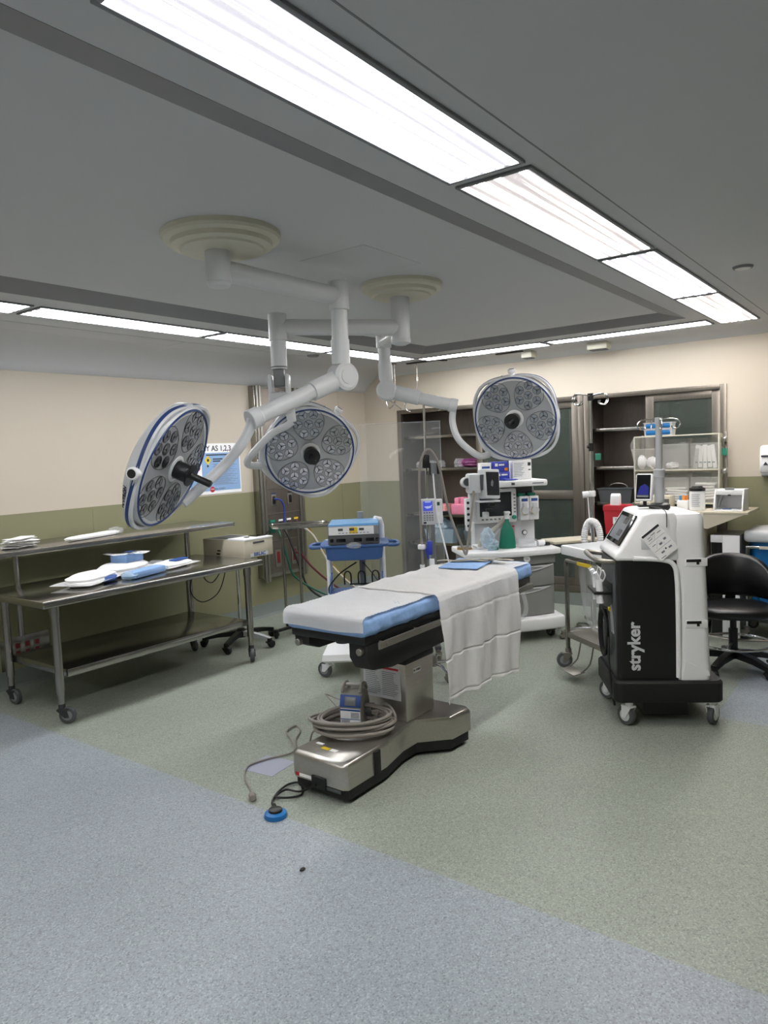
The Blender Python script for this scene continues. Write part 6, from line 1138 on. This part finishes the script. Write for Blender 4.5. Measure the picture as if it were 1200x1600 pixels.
t = thing('small_fridge', 'small grey floor cabinet with white front frame under the side leaf', 'cabinet', (6.55, 1.29, 0))
b = B(); b.bx(-0.20, 0.20, -0.095, 0.12, 0.0, 0.86, 0.006); b.obj('body', 'grey', t)
b = B(); b.bx(-0.215, -0.198, 0.03, 0.12, 0.80, 0.86, 0.003); b.bx(-0.215, -0.198, -0.10, 0.03, 0.02, 0.86, 0.003); b.mi(1).bx(-0.204, -0.1995, 0.03, 0.115, 0.03, 0.80); b.obj('front_frame', ['white', 'gloss'], t)
t = thing('bag_hamper', 'steel hamper with pale lid and blue bag beyond the black stool', 'hamper', (6.62, 0.94, 0))
hx0, hx1, hy0, hy1 = -0.20, 0.20, -0.28, 0.215
b = B(); b.bx(hx0 - 0.02, hx1 + 0.02, hy0 - 0.02, hy1 + 0.02, 0.80, 0.90, 0.03, 3); b.obj('lid', 'lgrey', t)
for x in (hx0, hx1):
    for y in (hy0, hy1):
        b = B(); b.cyl((x, y, 0.10), (x, y, 0.76), 0.011, n=12); lg = b.obj('leg', 'chrome', t); caster(lg, x, y, 0.11, 0.045, 0.024, 1.5, 'steelw', 'tyre', 'grey', 0.02)
b = B(); b.tube([(hx0, hy0, 0.76), (hx1, hy0, 0.76), (hx1, hy1, 0.76), (hx0, hy1, 0.76)], 0.011, 10, True); b.mi(1).bx(hx0 - 0.016, hx0 - 0.008, -0.05, 0.12, 0.748, 0.772, 0.002); b.obj('bag_rail', ['chrome', 'offw'], t)
b = B()
for z in (0.22, 0.255): b.tube([(hx0, hy0, z), (hx1, hy0, z), (hx1, hy1, z), (hx0, hy1, z)], 0.009, 8, True)
b.bx(hx0, hx1, hy0, hy1, 0.225, 0.232); b.obj('bottom_shelf', 'chrome', t)
b = B()
def br2(k, z, sh): return [(math.copysign(abs(math.cos(a)) ** 0.6, math.cos(a)) * 0.175 * k + 0.012 * math.sin(8 * a + 6 * z) * sh, -0.01 + math.copysign(abs(math.sin(a)) ** 0.6, math.sin(a)) * 0.225 * k + 0.012 * math.cos(9 * a + 5 * z) * sh, z) for a in [2 * PI * i / 40 for i in range(40)]]
b.loft([br2(1, 0.80, 0.2), br2(0.98, 0.66, 0.8), br2(0.96, 0.5, 1), br2(0.92, 0.36, 1.1), br2(0.8, 0.27, 1.2), br2(0.6, 0.24, 0.5)]); b.obj('blue_bag', 'bagblue', t)
t = thing('soap_dispenser', 'white wall dispenser with grey base above the green wall panel', 'dispenser', (XB, 1.09, 1.43))
b = B(); b.prism([(0, -0.10), (-0.09, -0.10), (-0.11, -0.04), (-0.10, 0.10), (-0.07, 0.14), (0, 0.14)], -0.06, 0.06, basis((0, 0, 0), V((1, 0, 0)), V((0, 0, 1)), V((0, -1, 0))), 0.02, 3); b.obj('cover', 'white', t)
b = B(); b.bx(-0.09, -0.0, -0.05, 0.05, -0.13, -0.09, 0.015); b.obj('nozzle', 'grey', t)
b = B(); b.bx(-0.1115, -0.10, -0.03, 0.045, 0.04, 0.055); b.prism([(-0.02, 0), (0.02, 0), (0, 0.03)], 0, 0.002, fac((-0.112, 0.01, -0.03), (0, -1, 0))); b.obj('printed_mark', 'ink', t, flat=True)
